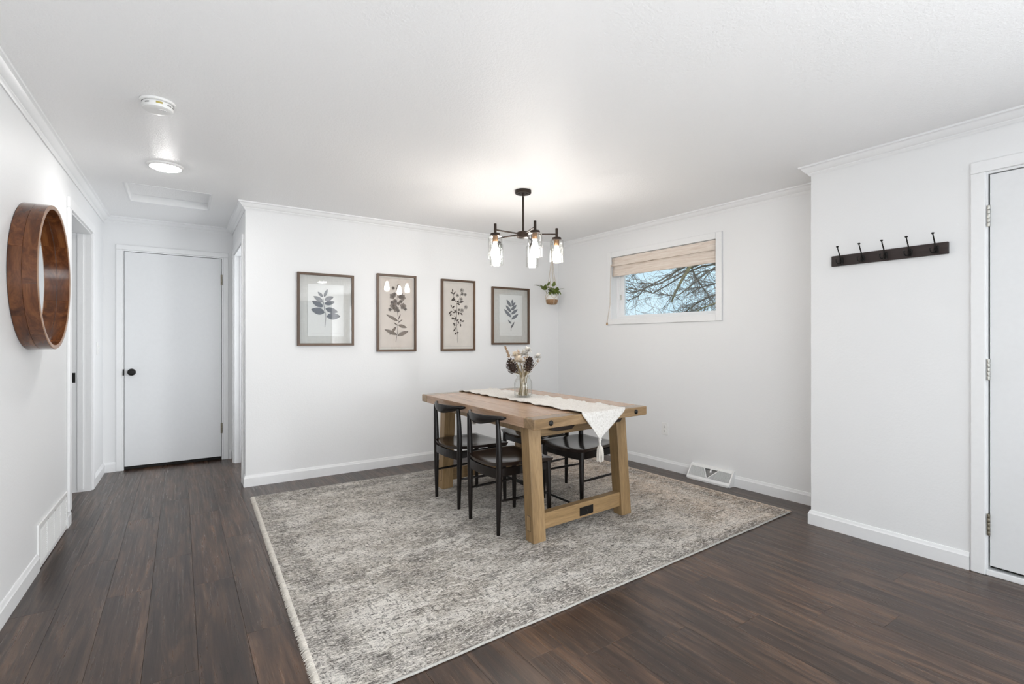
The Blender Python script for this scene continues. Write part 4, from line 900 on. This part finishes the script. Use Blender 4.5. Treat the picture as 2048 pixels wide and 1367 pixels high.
# ------------------------------------------------------------------ framed prints
YB = 4.722
def framed(x0, z0, w_, h_, label, build):
    t = thing('framed_print', label, 'framed picture', (x0, YB, z0), group='framed botanical prints'); b = 0.0205; dpt = 0.030
    for nm, poly in (('frame_side', [(0, 0), (b, b), (b, h_ - b), (0, h_)]), ('frame_side', [(w_, 0), (w_, h_), (w_ - b, h_ - b), (w_ - b, b)])):
        bm = bmesh.new(); add_prism(bm, poly, 0.0, -dpt, lambda a, c, k: Vector((a, k, c))); obj(nm, bm, M_FRAME, t, bevel=0.0015)
    for nm, poly in (('frame_rail', [(0, 0), (w_, 0), (w_ - b, b), (b, b)]), ('frame_rail', [(0, h_), (b, h_ - b), (w_ - b, h_ - b), (w_, h_)])):
        bm = bmesh.new(); add_prism(bm, poly, 0.0, -dpt, lambda a, c, k: Vector((a, k, c))); obj(nm, bm, M_FRAMEX, t, bevel=0.0015)
    build(t, w_, h_, b)
    boxo('glass', b - 0.002, w_ - b + 0.002, -0.0245, -0.0225, b - 0.002, h_ - b + 0.002, M_PICGLASS, t); return t
M_FRAMEX = wood('frame_walnut_rail', (0.075, 0.042, 0.024), (0.12, 0.068, 0.038), (0.17, 0.10, 0.058), 'X', 0.42)
def flat(bm, pts, y): bm.faces.new([bm.verts.new((x, y, z)) for x, z in pts])
def leaf_poly(bx, bz, tx, tz, w_, n=9):
    d = V2(tx - bx, tz - bz); nn = V2(-d.y, d.x).normalized(); L = []; R = []
    for i in range(n + 1):
        f = i / n; p = V2(bx, bz) + d * f; wd = w_ * 0.5 * (math.sin(PI * f ** 0.85) ** 0.8 if 0 < f < 1 else 0); L.append(p + nn * wd); R.append(p - nn * wd)
    return [tuple(p) for p in L] + [tuple(p) for p in R[1:-1][::-1]]
def stroke(bm, pts, y, w_, w2=None):
    pts = [V2(*p) for p in pts]; n = len(pts)
    for i in range(n - 1):
        a, b = pts[i], pts[i + 1]; d = (b - a)
        if d.length < 1e-6: continue
        nn = V2(-d.y, d.x).normalized() * w_ * 0.5; flat(bm, [a + nn, a - nn, b - nn, b + nn], y)
def crv(l, n=5): return [(v.x, v.y) for v in bez([(a, b, 0) for a, b in l], n)]
def art_leaf(t, leaves, stem, y, body, line, sw=0.003):
    bb = bmesh.new(); bl = bmesh.new()
    stroke(bl, crv(stem), y - 0.0004, sw)
    for k, (bx, bz, tx, tz, w_) in enumerate(leaves):
        yy = y - 0.0001 * (k + 1); flat(bb, leaf_poly(bx, bz, tx, tz, w_), yy)
        lp = leaf_poly(bx, bz, tx, tz, w_); stroke(bl, lp + [lp[0]], y - 0.0022, max(0.0010, w_ * 0.03))
        d = V2(tx - bx, tz - bz); nn = V2(-d.y, d.x).normalized()
        for o_ in (-0.24, 0.0, 0.24):
            stroke(bl, [tuple(V2(bx, bz) + d * f + nn * w_ * o_ * math.sin(PI * f)) for f in (0.04, 0.2, 0.4, 0.6, 0.8, 0.97)], y - 0.0021, max(0.0008, w_ * 0.026))
    obj('leaf_print', bb, body, t, fix=False); obj('ink_lines', bl, line, t, fix=False)
def paper(t, x0, x1, z0, z1, y, mat, deckle=0.002):
    rp_ = random.Random(int(x0 * 1e4)); pts = []
    for i in range(24): pts.append((x0 + (x1 - x0) * i / 24, z0 + rp_.uniform(-deckle, deckle)))
    for i in range(30): pts.append((x1 + rp_.uniform(-deckle, deckle) * .6, z0 + (z1 - z0) * i / 30))
    for i in range(24): pts.append((x1 - (x1 - x0) * i / 24, z1 + rp_.uniform(-deckle, deckle) * .5))
    for i in range(30): pts.append((x0 + rp_.uniform(-deckle, deckle) * .6, z1 - (z1 - z0) * i / 30))
    bm = bmesh.new(); add_prism(bm, pts, y, y - 0.0015, lambda a, c, k: Vector((a, k, c))); obj('paper', bm, mat, t)
def caption(t, spans, z, y, mat):
    bm = bmesh.new(); rc = random.Random(int(z * 1e4))
    for x0, x1 in spans:
        x = x0
        while x < x1:
            L = rc.uniform(0.008, 0.02); stroke(bm, [(x + L * k / 5, z + rc.uniform(-.0013, .0013)) for k in range(6)], y, 0.0010); x += L + 0.004
    obj('caption_scribble', bm, mat, t, fix=False)
S1 = [(0.22,0.427),(0.225,0.375),(0.232,0.322),(0.243,0.269),(0.239,0.216),(0.234,0.168)]
L1 = [(0.218,0.44,0.173,0.483,0.025),(0.228,0.441,0.257,0.512,0.025),(0.218,0.397,0.137,0.443,0.038),(0.23,0.411,0.311,0.445,0.038),(0.218,0.351,0.124,0.4,0.047),(0.231,0.378,0.321,0.399,0.041),(0.231,0.299,0.117,0.326,0.06),(0.239,0.335,0.35,0.307,0.047),(0.25,0.266,0.37,0.269,0.06)]
S4 = [(0.254,0.152),(0.255,0.26),(0.252,0.375),(0.267,0.491)]
L4 = [(0.255,0.185,0.297,0.256,0.015),(0.254,0.235,0.213,0.275,0.015),(0.252,0.309,0.159,0.396,0.026),(0.254,0.363,0.183,0.438,0.025),(0.257,0.342,0.342,0.399,0.026),(0.26,0.284,0.35,0.345,0.026),(0.257,0.388,0.327,0.448,0.026),(0.262,0.433,0.312,0.477,0.02),(0.252,0.425,0.193,0.504,0.026),(0.267,0.458,0.27,0.508,0.018)]
L4 = [(a, b, c, d, e * 1.35) for a, b, c, d, e in L4]
S2 = [(0.19,0.091),(0.204,0.176),(0.211,0.262),(0.216,0.32),(0.204,0.391),(0.2,0.491),(0.211,0.593),(0.213,0.657)]
L2 = [(0.211,0.298,0.093,0.359,0.028),(0.215,0.259,0.302,0.235,0.031),(0.204,0.162,0.075,0.214,0.035),(0.207,0.155,0.317,0.199,0.038),(0.196,0.244,0.126,0.161,0.025),(0.219,0.32,0.237,0.367,0.01),(0.216,0.284,0.256,0.314,0.01),(0.207,0.255,0.17,0.283,0.01)]
F2 = [(0.155,0.539,0.026),(0.26,0.53,0.026),(0.163,0.447,0.03),(0.192,0.416,0.025),(0.264,0.444,0.028),(0.13,0.41,0.016),(0.215,0.643,0.013),(0.163,0.618,0.014),(0.23,0.579,0.019),(0.181,0.491,0.018),(0.215,0.471,0.016),(0.287,0.419,0.014),(0.23,0.536,0.016)]
F2 = [(a, b, r * 1.22) for a, b, r in F2] + [(0.175, 0.560, 0.020), (0.240, 0.490, 0.020), (0.150, 0.480, 0.018), (0.212, 0.400, 0.018), (0.245, 0.560, 0.018), (0.205, 0.615, 0.014)]
S3 = [(0.192,0.084),(0.188,0.177),(0.181,0.277),(0.181,0.385),(0.182,0.492),(0.155,0.545),(0.129,0.628)]
B3 = [[(0.181,0.4),(0.233,0.417),(0.294,0.462)],[(0.182,0.273),(0.215,0.293),(0.255,0.317)],[(0.181,0.392),(0.146,0.43),(0.117,0.467)],[(0.182,0.485),(0.215,0.556),(0.241,0.634)],[(0.181,0.346),(0.138,0.368),(0.1,0.39)],[(0.181,0.261),(0.159,0.292),(0.146,0.337)],[(0.186,0.184),(0.164,0.207),(0.155,0.238)],[(0.172,0.515),(0.146,0.529),(0.121,0.536)]]
F3 = [(0.241,0.638,0.019),(0.246,0.6,0.015),(0.281,0.596,0.015),(0.188,0.581,0.016),(0.233,0.545,0.015),(0.29,0.462,0.018),(0.243,0.425,0.018),(0.168,0.415,0.015),(0.207,0.432,0.011)]
L3 = [(0.134,0.613,0.131,0.645,0.009),(0.14,0.598,0.112,0.612,0.009),(0.142,0.591,0.162,0.618,0.009),(0.151,0.56,0.125,0.532,0.009),(0.164,0.538,0.121,0.528,0.009),(0.181,0.523,0.211,0.509,0.011),(0.185,0.5,0.215,0.486,0.013),(0.207,0.509,0.255,0.519,0.013),(0.121,0.459,0.112,0.478,0.009),(0.125,0.444,0.151,0.468,0.009),(0.112,0.413,0.089,0.382,0.009),(0.117,0.39,0.104,0.363,0.009),(0.129,0.406,0.108,0.413,0.009),(0.138,0.353,0.125,0.329,0.009),(0.155,0.338,0.121,0.344,0.009),(0.159,0.315,0.168,0.353,0.009),(0.233,0.309,0.228,0.332,0.009),(0.241,0.309,0.268,0.317,0.01),(0.224,0.285,0.228,0.258,0.009),(0.207,0.293,0.194,0.308,0.009),(0.159,0.276,0.138,0.291,0.009),(0.164,0.261,0.146,0.272,0.009),(0.164,0.23,0.142,0.207,0.009),(0.164,0.223,0.159,0.246,0.009),(0.172,0.192,0.159,0.169,0.009),(0.182,0.192,0.202,0.192,0.009),(0.224,0.401,0.246,0.379,0.01),(0.207,0.408,0.202,0.381,0.009),(0.164,0.407,0.138,0.399,0.009),(0.181,0.315,0.202,0.331,0.008)]
F3 = [(a, b, r * 1.2) for a, b, r in F3]; L3 = [(a, b, a + (c - a) * 1.15, b + (d - b) * 1.15, e * 1.5) for a, b, c, d, e in L3]
def backing(t, w_, h_, b, mat): boxo('backing', b - 0.003, w_ - b + 0.003, -0.010, -0.004, b - 0.003, h_ - b + 0.003, mat, t)
def build1(t, w_, h_, b):
    backing(t, w_, h_, b, M_LINEN); paper(t, 0.088, 0.399, 0.085, 0.553, -0.0125, M_PAPER)
    art_leaf(t, L1, S1, -0.0146, M_INKSOFT, M_INK, 0.004); caption(t, ((0.115, 0.235), (0.275, 0.375)), 0.112, -0.0146, M_INKPALE)
def build4(t, w_, h_, b):
    backing(t, w_, h_, b, M_LINEN); paper(t, 0.098, 0.405, 0.098, 0.558, -0.0125, M_PAPER)
    art_leaf(t, L4, S4, -0.0146, M_INKSOFT, M_INK, 0.004); caption(t, ((0.13, 0.24), (0.27, 0.38)), 0.122, -0.0146, M_INKPALE)
def border(t, w_, h_, b, mat, ins):
    bm = bmesh.new(); x0, x1, z0, z1 = b + ins, w_ - b - ins, b + ins * 1.3, h_ - b - ins * 1.0; stroke(bm, [(x0, z0), (x1, z0), (x1, z1), (x0, z1), (x0, z0)], -0.0124, 0.0016); obj('printed_border', bm, mat, t, fix=False)
def bloom_lines(t, Fs, y, body, line, petals):
    bb = bmesh.new(); bl = bmesh.new(); rb = random.Random(9)
    for k, (cx, cz, r) in enumerate(Fs):
        for j in range(petals):
            a = 2 * PI * j / petals + k; tx, tz = cx + math.cos(a) * r, cz + math.sin(a) * r
            lp = leaf_poly(cx, cz, tx, tz, r * 0.8, 6); flat(bb, lp, y - 0.0001 * (j + 1)); stroke(bl, lp + [lp[0]], y - 0.0016, 0.0021)
        for j in range(5):
            a = rb.uniform(0, 6.28); stroke(bl, [(cx, cz), (cx + math.cos(a) * r * .6, cz + math.sin(a) * r * .6)], y - 0.0017, 0.0016)
    obj('flower_print', bb, body, t, fix=False); obj('flower_lines', bl, line, t, fix=False)
def build2(t, w_, h_, b):
    backing(t, w_, h_, b, M_MARGIN); boxo('print_sheet', b + 0.010, w_ - b - 0.010, -0.0115, -0.0100, b + 0.012, h_ - b - 0.010, M_BEIGE, t); border(t, w_, h_, b, M_INKPALE, 0.018)
    art_leaf(t, L2, S2, -0.0126, M_INKBROWNSOFT, M_INKBROWN, 0.0035); bloom_lines(t, F2, -0.0136, M_INKBROWNSOFT, M_INKBROWN, 5)
def build3(t, w_, h_, b):
    backing(t, w_, h_, b, M_MARGIN); boxo('print_sheet', b + 0.010, w_ - b - 0.010, -0.0115, -0.0100, b + 0.014, h_ - b - 0.010, M_BEIGE2, t); border(t, w_, h_, b, M_INKPALE, 0.018)
    art_leaf(t, L3, S3, -0.0126, M_INKBROWN, M_INKBROWN, 0.0030); bloom_lines(t, F3, -0.0136, M_BEIGE2, M_INKBROWN, 7)
    bm = bmesh.new()
    for l in B3: stroke(bm, crv(l), -0.0132, 0.0022)
    obj('branch_lines', bm, M_INKBROWN, t, fix=False)
framed(0.858, 1.180, 0.493, 0.651, 'leftmost print: eight broad grey leaves on white deckled paper over linen', build1)
framed(1.5715, 1.120, 0.399, 0.751, 'tall beige print of bell flowers, second from the left', build2)
framed(2.247, 1.120, 0.398, 0.746, 'tall beige print of a small-leaved flowering branch, third from the left', build3)
framed(2.859, 1.183, 0.502, 0.640, 'rightmost print: narrow slanting leaves on white paper beside the hanging plant', build4)

# ------------------------------------------------------------------ hanging plant in the corner
HP = Vector((3.545, 4.515, 1.643))
hp = thing('hanging_plant', 'small trailing plant in a white pot hung by cords in the far corner', 'potted plant', tuple(HP))
bm = bmesh.new(); add_lathe(bm, [(0.0, 0.0), (0.046, 0.0), (0.056, 0.010), (0.064, 0.030), (0.068, 0.052)], 28, cap=False); obj('woven_base', bm, M_POTBASE, hp, smooth=50)
bm = bmesh.new(); add_lathe(bm, [(0.068, 0.052), (0.0695, 0.075), (0.067, 0.100), (0.064, 0.116), (0.060, 0.116), (0.060, 0.100), (0.0, 0.098)], 28, cap=False); obj('pot', bm, M_POT, hp, smooth=50)
top = CZ - 0.06 - HP.z
bm = bmesh.new(); add_tube(bm, [(0, 0, CZ - HP.z), (0, 0, CZ - HP.z - 0.02), (0.012, 0, CZ - HP.z - 0.035), (0.010, 0, CZ - HP.z - 0.058), (-0.008, 0, top), (-0.010, 0, top + 0.012)], 0.0022, 6); obj('ceiling_hook', bm, M_BLACKMETAL, hp, smooth=60)
for k in range(4):
    a = k * PI / 2 + 0.5; d = Vector((math.cos(a), math.sin(a), 0)); e = Vector((math.cos(a + PI / 4), math.sin(a + PI / 4), 0)); e2 = Vector((math.cos(a - PI / 4), math.sin(a - PI / 4), 0))
    bm = bmesh.new(); add_tube(bm, bez([(0, 0, top), d * 0.020 + Vector((0, 0, 0.40)), d * 0.060 + Vector((0, 0, 0.17)), d * 0.066 + Vector((0, 0, 0.125))], 5), 0.0033, 6)
    for q in (e, e2): add_tube(bm, bez([d * 0.066 + Vector((0, 0, 0.125)), (d + q).normalized() * 0.0725 + Vector((0, 0, 0.085)), q * 0.0725 + Vector((0, 0, 0.055)), q * 0.060 + Vector((0, 0, 0.004)), Vector((0, 0, -0.006))], 4), 0.0030, 6)
    obj('cord', bm, M_ROPE, hp, smooth=60)
rl_ = random.Random(4)
vines = [[(-0.02, 0, 0.10), (-0.055, -0.02, 0.125), (-0.085, -0.01, 0.165), (-0.135, 0.01, 0.205)], [(0, 0, 0.1), (-0.03, -0.03, 0.17), (-0.05, -0.02, 0.215)], [(0, 0, 0.1), (-0.01, -0.03, 0.16), (0.01, -0.04, 0.20)], [(0.02, 0, 0.1), (0.05, -0.03, 0.14), (0.08, -0.04, 0.165), (0.11, -0.05, 0.170)], [(0.01, 0, 0.1), (0.03, -0.04, 0.13), (0.035, -0.055, 0.16)], [(-.01, 0, .1), (-.02, -.05, .125), (-.01, -.06, .14)]]
def vv(p): v = RT * p[0] + FW * p[1]; return Vector((v.x, v.y, p[2]))
bm = bmesh.new()
for l in vines: add_tube(bm, bez([vv(p) for p in l], 5), 0.0018, 5)
obj('stem', bm, M_LEAF, hp, smooth=60)
def hleaf(c, d, size):
    bm = bmesh.new(); d = d.normalized(); s = d.cross(Vector((0, 0, 1))).normalized() if abs(d.z) < .95 else Vector((1, 0, 0)); u = s.cross(d)
    L = [(0, 0, 0), (0.02, .30, .03), (0.28, .46, .05), (0.62, .30, .05), (1.0, 0, -0.05), (0.62, -.30, .05), (0.28, -.46, .05), (0.02, -.30, .03)]
    P_ = [bm.verts.new(c + d * a * size + s * b * size + u * z * size) for a, b, z in L]; m0 = bm.verts.new(c + d * .3 * size); m1 = bm.verts.new(c + d * .65 * size)
    for f in ((P_[0], P_[1], P_[2], m0), (P_[2], P_[3], m1, m0), (P_[3], P_[4], m1), (m1, P_[4], P_[5]), (m0, m1, P_[5], P_[6]), (P_[0], m0, P_[6], P_[7])): bm.faces.new(f)
    obj('leaf', bm, M_LEAF, hp, smooth=80, fix=False)
for p, d, s in [((-.135, .01, .205), (-1, 0, .25), .052), ((-.09, -.01, .165), (-.5, -.3, .6), .055), ((-.085, -.02, .16), (.2, -.4, 1), .05), ((-.05, -.02, .21), (.5, -.4, .8), .045), ((-.05, -.03, .195), (.6, -.6, -.5), .075), ((-.03, -.04, .17), (.5, -.6, -.7), .07), ((.0, -.05, .18), (.4, -.5, -.8), .065), ((.01, -.04, .20), (.3, -.1, 1), .045), ((.03, -.055, .15), (.5, -.6, -.6), .055), ((-.01, -.06, .14), (-.3, -.7, -.5), .05), ((.06, -.04, .15), (.6, -.5, -.7), .05), ((.08, -.04, .165), (1, -.2, .1), .05), ((.05, -.04, .145), (.1, -.6, .6), .045), ((.0, -.05, .13), (.2, -.8, -.3), .05)]:
    hleaf(vv(p), vv(d), s * 1.45)

# ------------------------------------------------------------------ coat rack
rack = thing('coat_rack', 'dark brown board with five black double coat hooks on the projecting wall', 'coat rack', (3.517, 1.2525, 1.733))
boxo('board', -0.019, 0.0, -0.2945, 0.2945, -0.033, 0.033, M_RACK, rack, 0.003)
for y in (1.487, 1.367, 1.249, 1.129, 1.009):
    yy = y - 1.2525; bm = bmesh.new()
    add_prism(bm, [(-0.008, -0.026), (0.008, -0.026), (0.012, -0.005), (0.009, 0.018), (-0.009, 0.018), (-0.012, -0.005)], -0.018, -0.023, lambda a, c, k: Vector((k, yy + a, c)))
    hk = obj('hook', bm, M_BLACKMETAL, rack, bevel=0.001)
    bm = bmesh.new(); pts = bez([(-0.020, yy, -0.006), (-0.034, yy, 0.004), (-0.045, yy, 0.030), (-0.060, yy, 0.052), (-0.074, yy, 0.076)], 5); add_tube(bm, pts, [0.0042 - 0.0012 * i / len(pts) for i in range(len(pts))], 8)
    add_lathe(bm, [(0.0, -0.004), (0.004, -0.003), (0.0075, 0.001), (0.008, 0.004), (0.005, 0.0065), (0.0, 0.007)], 12, Matrix.Translation((-0.075, yy, 0.078))); obj('upper_prong', bm, M_BLACKMETAL, hk, smooth=60)
    bm = bmesh.new()
    for s in (-1, 1):
        pts = bez([(-0.021, yy, 0.0), (-0.028, yy + s * 0.006, -0.016), (-0.040, yy + s * 0.014, -0.022), (-0.050, yy + s * 0.017, -0.012), (-0.052, yy + s * 0.018, 0.002)], 5); add_tube(bm, pts, 0.0034, 8)
        add_lathe(bm, [(0.0, -0.004), (0.0055, -0.001), (0.0055, 0.002), (0.0, 0.004)], 10, Matrix.Translation((-0.052, yy + s * 0.018, 0.004)))
    obj('lower_prong', bm, M_BLACKMETAL, hk, smooth=60)

# ------------------------------------------------------------------ grilles, outlets, switch
ge = thing('wall_grille', 'long white louvred air return grille low on the left wall', 'vent', (XL(3.6), 3.6, 0.0), math.atan2(-0.0168, 1) * 1.0)
GL = 0.722; Mg = Matrix.Identity(4)
bm = bmesh.new()
for a in ((0.0, 0.026), (GL - 0.026, GL)): add_box(bm, 0.0, 0.011, a[0], a[1], 0.004, 0.243)
for z in ((0.004, 0.030), (0.214, 0.243)): add_box(bm, 0.0, 0.011, 0.026, GL - 0.026, z[0], z[1])
obj('frame', bm, M_PLASTIC, ge, bevel=0.003)
boxo('duct_back', 0.0, 0.0012, 0.02, GL - 0.02, 0.02, 0.23, M_GREYSHADE, ge)
ns = 17
bm = bmesh.new(); add_hexa(bm, [(x, y, z) for x, z0 in ((0.0015, 0.0), (0.0095, 0.0)) for y in (0.026, GL - 0.026) for z in ((0.0045, 0.0058) if x < .005 else (-0.0015, -0.0002))]); sl0 = obj('louver', bm, M_PLASTIC, ge, (0, 0, 0.0355))
for k in range(1, ns):
    o = sl0.copy(); COL.objects.link(o); o.parent = ge; o.location = (0, 0, 0.0355 + k * (0.178 / (ns - 1)))
for k in range(1, 5):
    y = 0.026 + (GL - 0.052) * (k / 4.0 - 0.0) - (0.0 if k < 4 else 0.012)
    if k < 4: boxo('divider', 0.0015, 0.0100, y - 0.0022, y + 0.0022, 0.030, 0.214, M_PLASTIC, ge)
    bm = bmesh.new(); add_lathe(bm, [(0.0036, 0.0105), (0.0036, 0.0125), (0.002, 0.0135), (0, 0.0135)], 10, Matrix.Translation((0, y, 0.222)) @ Matrix.Rotation(PI / 2, 4, 'Y')); obj('screw', bm, M_GREYSHADE, ge, smooth=40)
# slanted baseboard register
RO = RA(vs0); ra = math.atan2(P['A0'].y - P['B1'].y, P['A0'].x - P['B1'].x)
rg = thing('floor_register', 'white slanted baseboard heat register with fan-shaped louvres at the foot of the window wall', 'vent', (RO.x, RO.y, 0), ra)
RLn = vs1 - vs0
def rgp(x, u, k=0.0):      # x along wall, u up the slanted face (0 bottom .. 1 top), k proud of the face; local +y is away from room, so room is -y
    y = -0.094 + 0.070 * u; z = 0.016 + 0.106 * u; n = Vector((0, -0.106, 0.070)).normalized(); return Vector((x, y, z)) + n * k
def yflip(v): return Vector((v.x, v.y, v.z))
bm = bmesh.new()
side = [(-0.0, 0.0), (-0.086, 0.0), (-0.094, 0.006), (-0.094, 0.016), (-0.024, 0.122), (-0.010, 0.127), (0.0, 0.127)]
for x0, x1 in ((0.0, 0.014), (RLn - 0.014, RLn)): add_prism(bm, side, x0, x1, lambda a, c, k: Vector((k, a, c)))
obj('end_cap', bm, M_PLASTIC, rg, bevel=0.002)
bm = bmesh.new(); add_prism(bm, [(-0.094, 0.0), (-0.094, 0.016), (-0.080, 0.034), (-0.072, 0.030), (-0.086, 0.0)], 0.014, RLn - 0.014, lambda a, c, k: Vector((k, a, c))); obj('bottom_rail', bm, M_PLASTIC, rg)
bm = bmesh.new(); add_prism(bm, [(-0.034, 0.107), (-0.024, 0.122), (-0.010, 0.127), (0.0, 0.127), (0.0, 0.116)], 0.014, RLn - 0.014, lambda a, c, k: Vector((k, a, c))); obj('top_rail', bm, M_PLASTIC, rg)
bm = bmesh.new(); add_hexa(bm, [rgp(x, u, k) for x in (0.014, RLn - 0.014) for k in (-0.024, -0.020) for u in (0.05, 0.97)]); obj('damper', bm, M_GREYSHADE, rg)
VXm = RLn * 0.475; V0, V1 = RLn * 0.335, RLn * 0.690
def bar(name, p, q, w_, k0=-0.010, k1=0.001):
    d = V2(q[0] - p[0], (q[1] - p[1]) * 0.127).normalized(); nn = V2(-d.y, d.x) * w_ * 0.5; bm = bmesh.new()
    add_hexa(bm, [rgp(pt[0] + nn.x * s, pt[1] + nn.y * s / 0.127, k) for pt in (p, q) for s in (-1, 1) for k in (k0, k1)]); return obj(name, bm, M_PLASTIC, rg)
bar('v_bar', (VXm, 0.15), (V0, 0.90), 0.007); bar('v_bar', (VXm, 0.15), (V1, 0.90), 0.007)
nf = 19
for i in range(nf):
    f = (i + 0.5) / nf; x = 0.018 + (VXm - 0.018) * f; tx = x - 0.022 * (f ** 0.6) - 0.002
    utop = 0.90
    xv = lambda u: VXm + (V0 - VXm) * (u - 0.15) / 0.75
    for s in range(40):
        u = 0.15 + 0.75 * s / 39
        xx = x + (tx - x) * (u - 0.15) / 0.75
        if xx > xv(u) - 0.003: utop = u; break
    if utop > 0.2: bar('fin', (x, 0.14), (x + (tx - x) * (utop - 0.15) / 0.75, utop), 0.0032, -0.012, -0.0005)
for i in range(nf):
    f = (i + 0.5) / nf; x = VXm + (RLn - 0.018 - VXm) * f; tx = x + 0.010 * (1 - f)
    utop = 0.90
    for s in range(40):
        u = 0.15 + 0.75 * s / 39; xx = x + (tx - x) * (u - 0.15) / 0.75
        if xx < VXm + (V1 - VXm) * (u - 0.15) / 0.75 + 0.003: utop = u; break
    if utop > 0.2: bar('fin', (x, 0.14), (x + (tx - x) * (utop - 0.15) / 0.75, utop), 0.0026, -0.012, -0.0005)
bar('damper_lever', (RLn * 0.51, 0.62), (RLn * 0.51, 0.88), 0.010, -0.012, 0.004)
def outlet(M, x, z, label, name='wall_outlet'):
    loc = M @ Vector((x, 0, z)); an = math.atan2(M[1][0], M[0][0])
    t = thing(name, label, 'outlet', tuple(loc), an)
    # local y is 90 degrees left of the wall direction, so the room lies at -y
    bm = bmesh.new(); add_box(bm, -0.036, 0.036, -0.006, 0.0, -0.058, 0.058); obj('cover_plate', bm, M_PLASTIC, t, bevel=0.003)
    for s in (-1, 1):
        bm = bmesh.new(); add_prism(bm, [(-0.016, -0.010), (-0.010, -0.016), (0.010, -0.016), (0.016, -0.010), (0.016, 0.010), (0.010, 0.016), (-0.010, 0.016), (-0.016, 0.010)], -0.005, -0.0085, lambda a, c, k: Vector((a, k, c + s * 0.020))); rc = obj('receptacle', bm, M_PLASTIC, t)
        bm = bmesh.new()
        for dx in (-0.006, 0.006): add_box(bm, dx - 0.0012, dx + 0.0012, -0.0090, -0.0084, s * 0.020 - 0.001, s * 0.020 + 0.009)
        add_box(bm, -0.0022, 0.0022, -0.0090, -0.0084, s * 0.020 - 0.011, s * 0.020 - 0.006); obj('slot', bm, M_DARK, rc)
    return t
outlet(MR, sR(3.172), 0.385, 'white duplex outlet on the window wall right of the table')
outlet(MB, 2.195 - 0.456, 0.388, 'white duplex outlet on the print wall behind the far left chair')
sw = thing('light_switch', 'white light switch on the left wall by the hall door', 'switch', (XL(5.63), 5.63, 1.158), math.atan2(1, 0.0168))
bm = bmesh.new(); add_box(bm, -0.036, 0.036, -0.006, 0.0, -0.058, 0.058); obj('cover_plate', bm, M_PLASTIC, sw, bevel=0.003)
bm = bmesh.new(); add_hexa(bm, [(x, y, z) for x in (-0.005, 0.005) for y, dz in ((-0.018, 0.010), (-0.005, 0.0)) for z in (-0.010 + dz, 0.010 + dz)]); obj('toggle', bm, M_PLASTIC, sw, bevel=0.001)
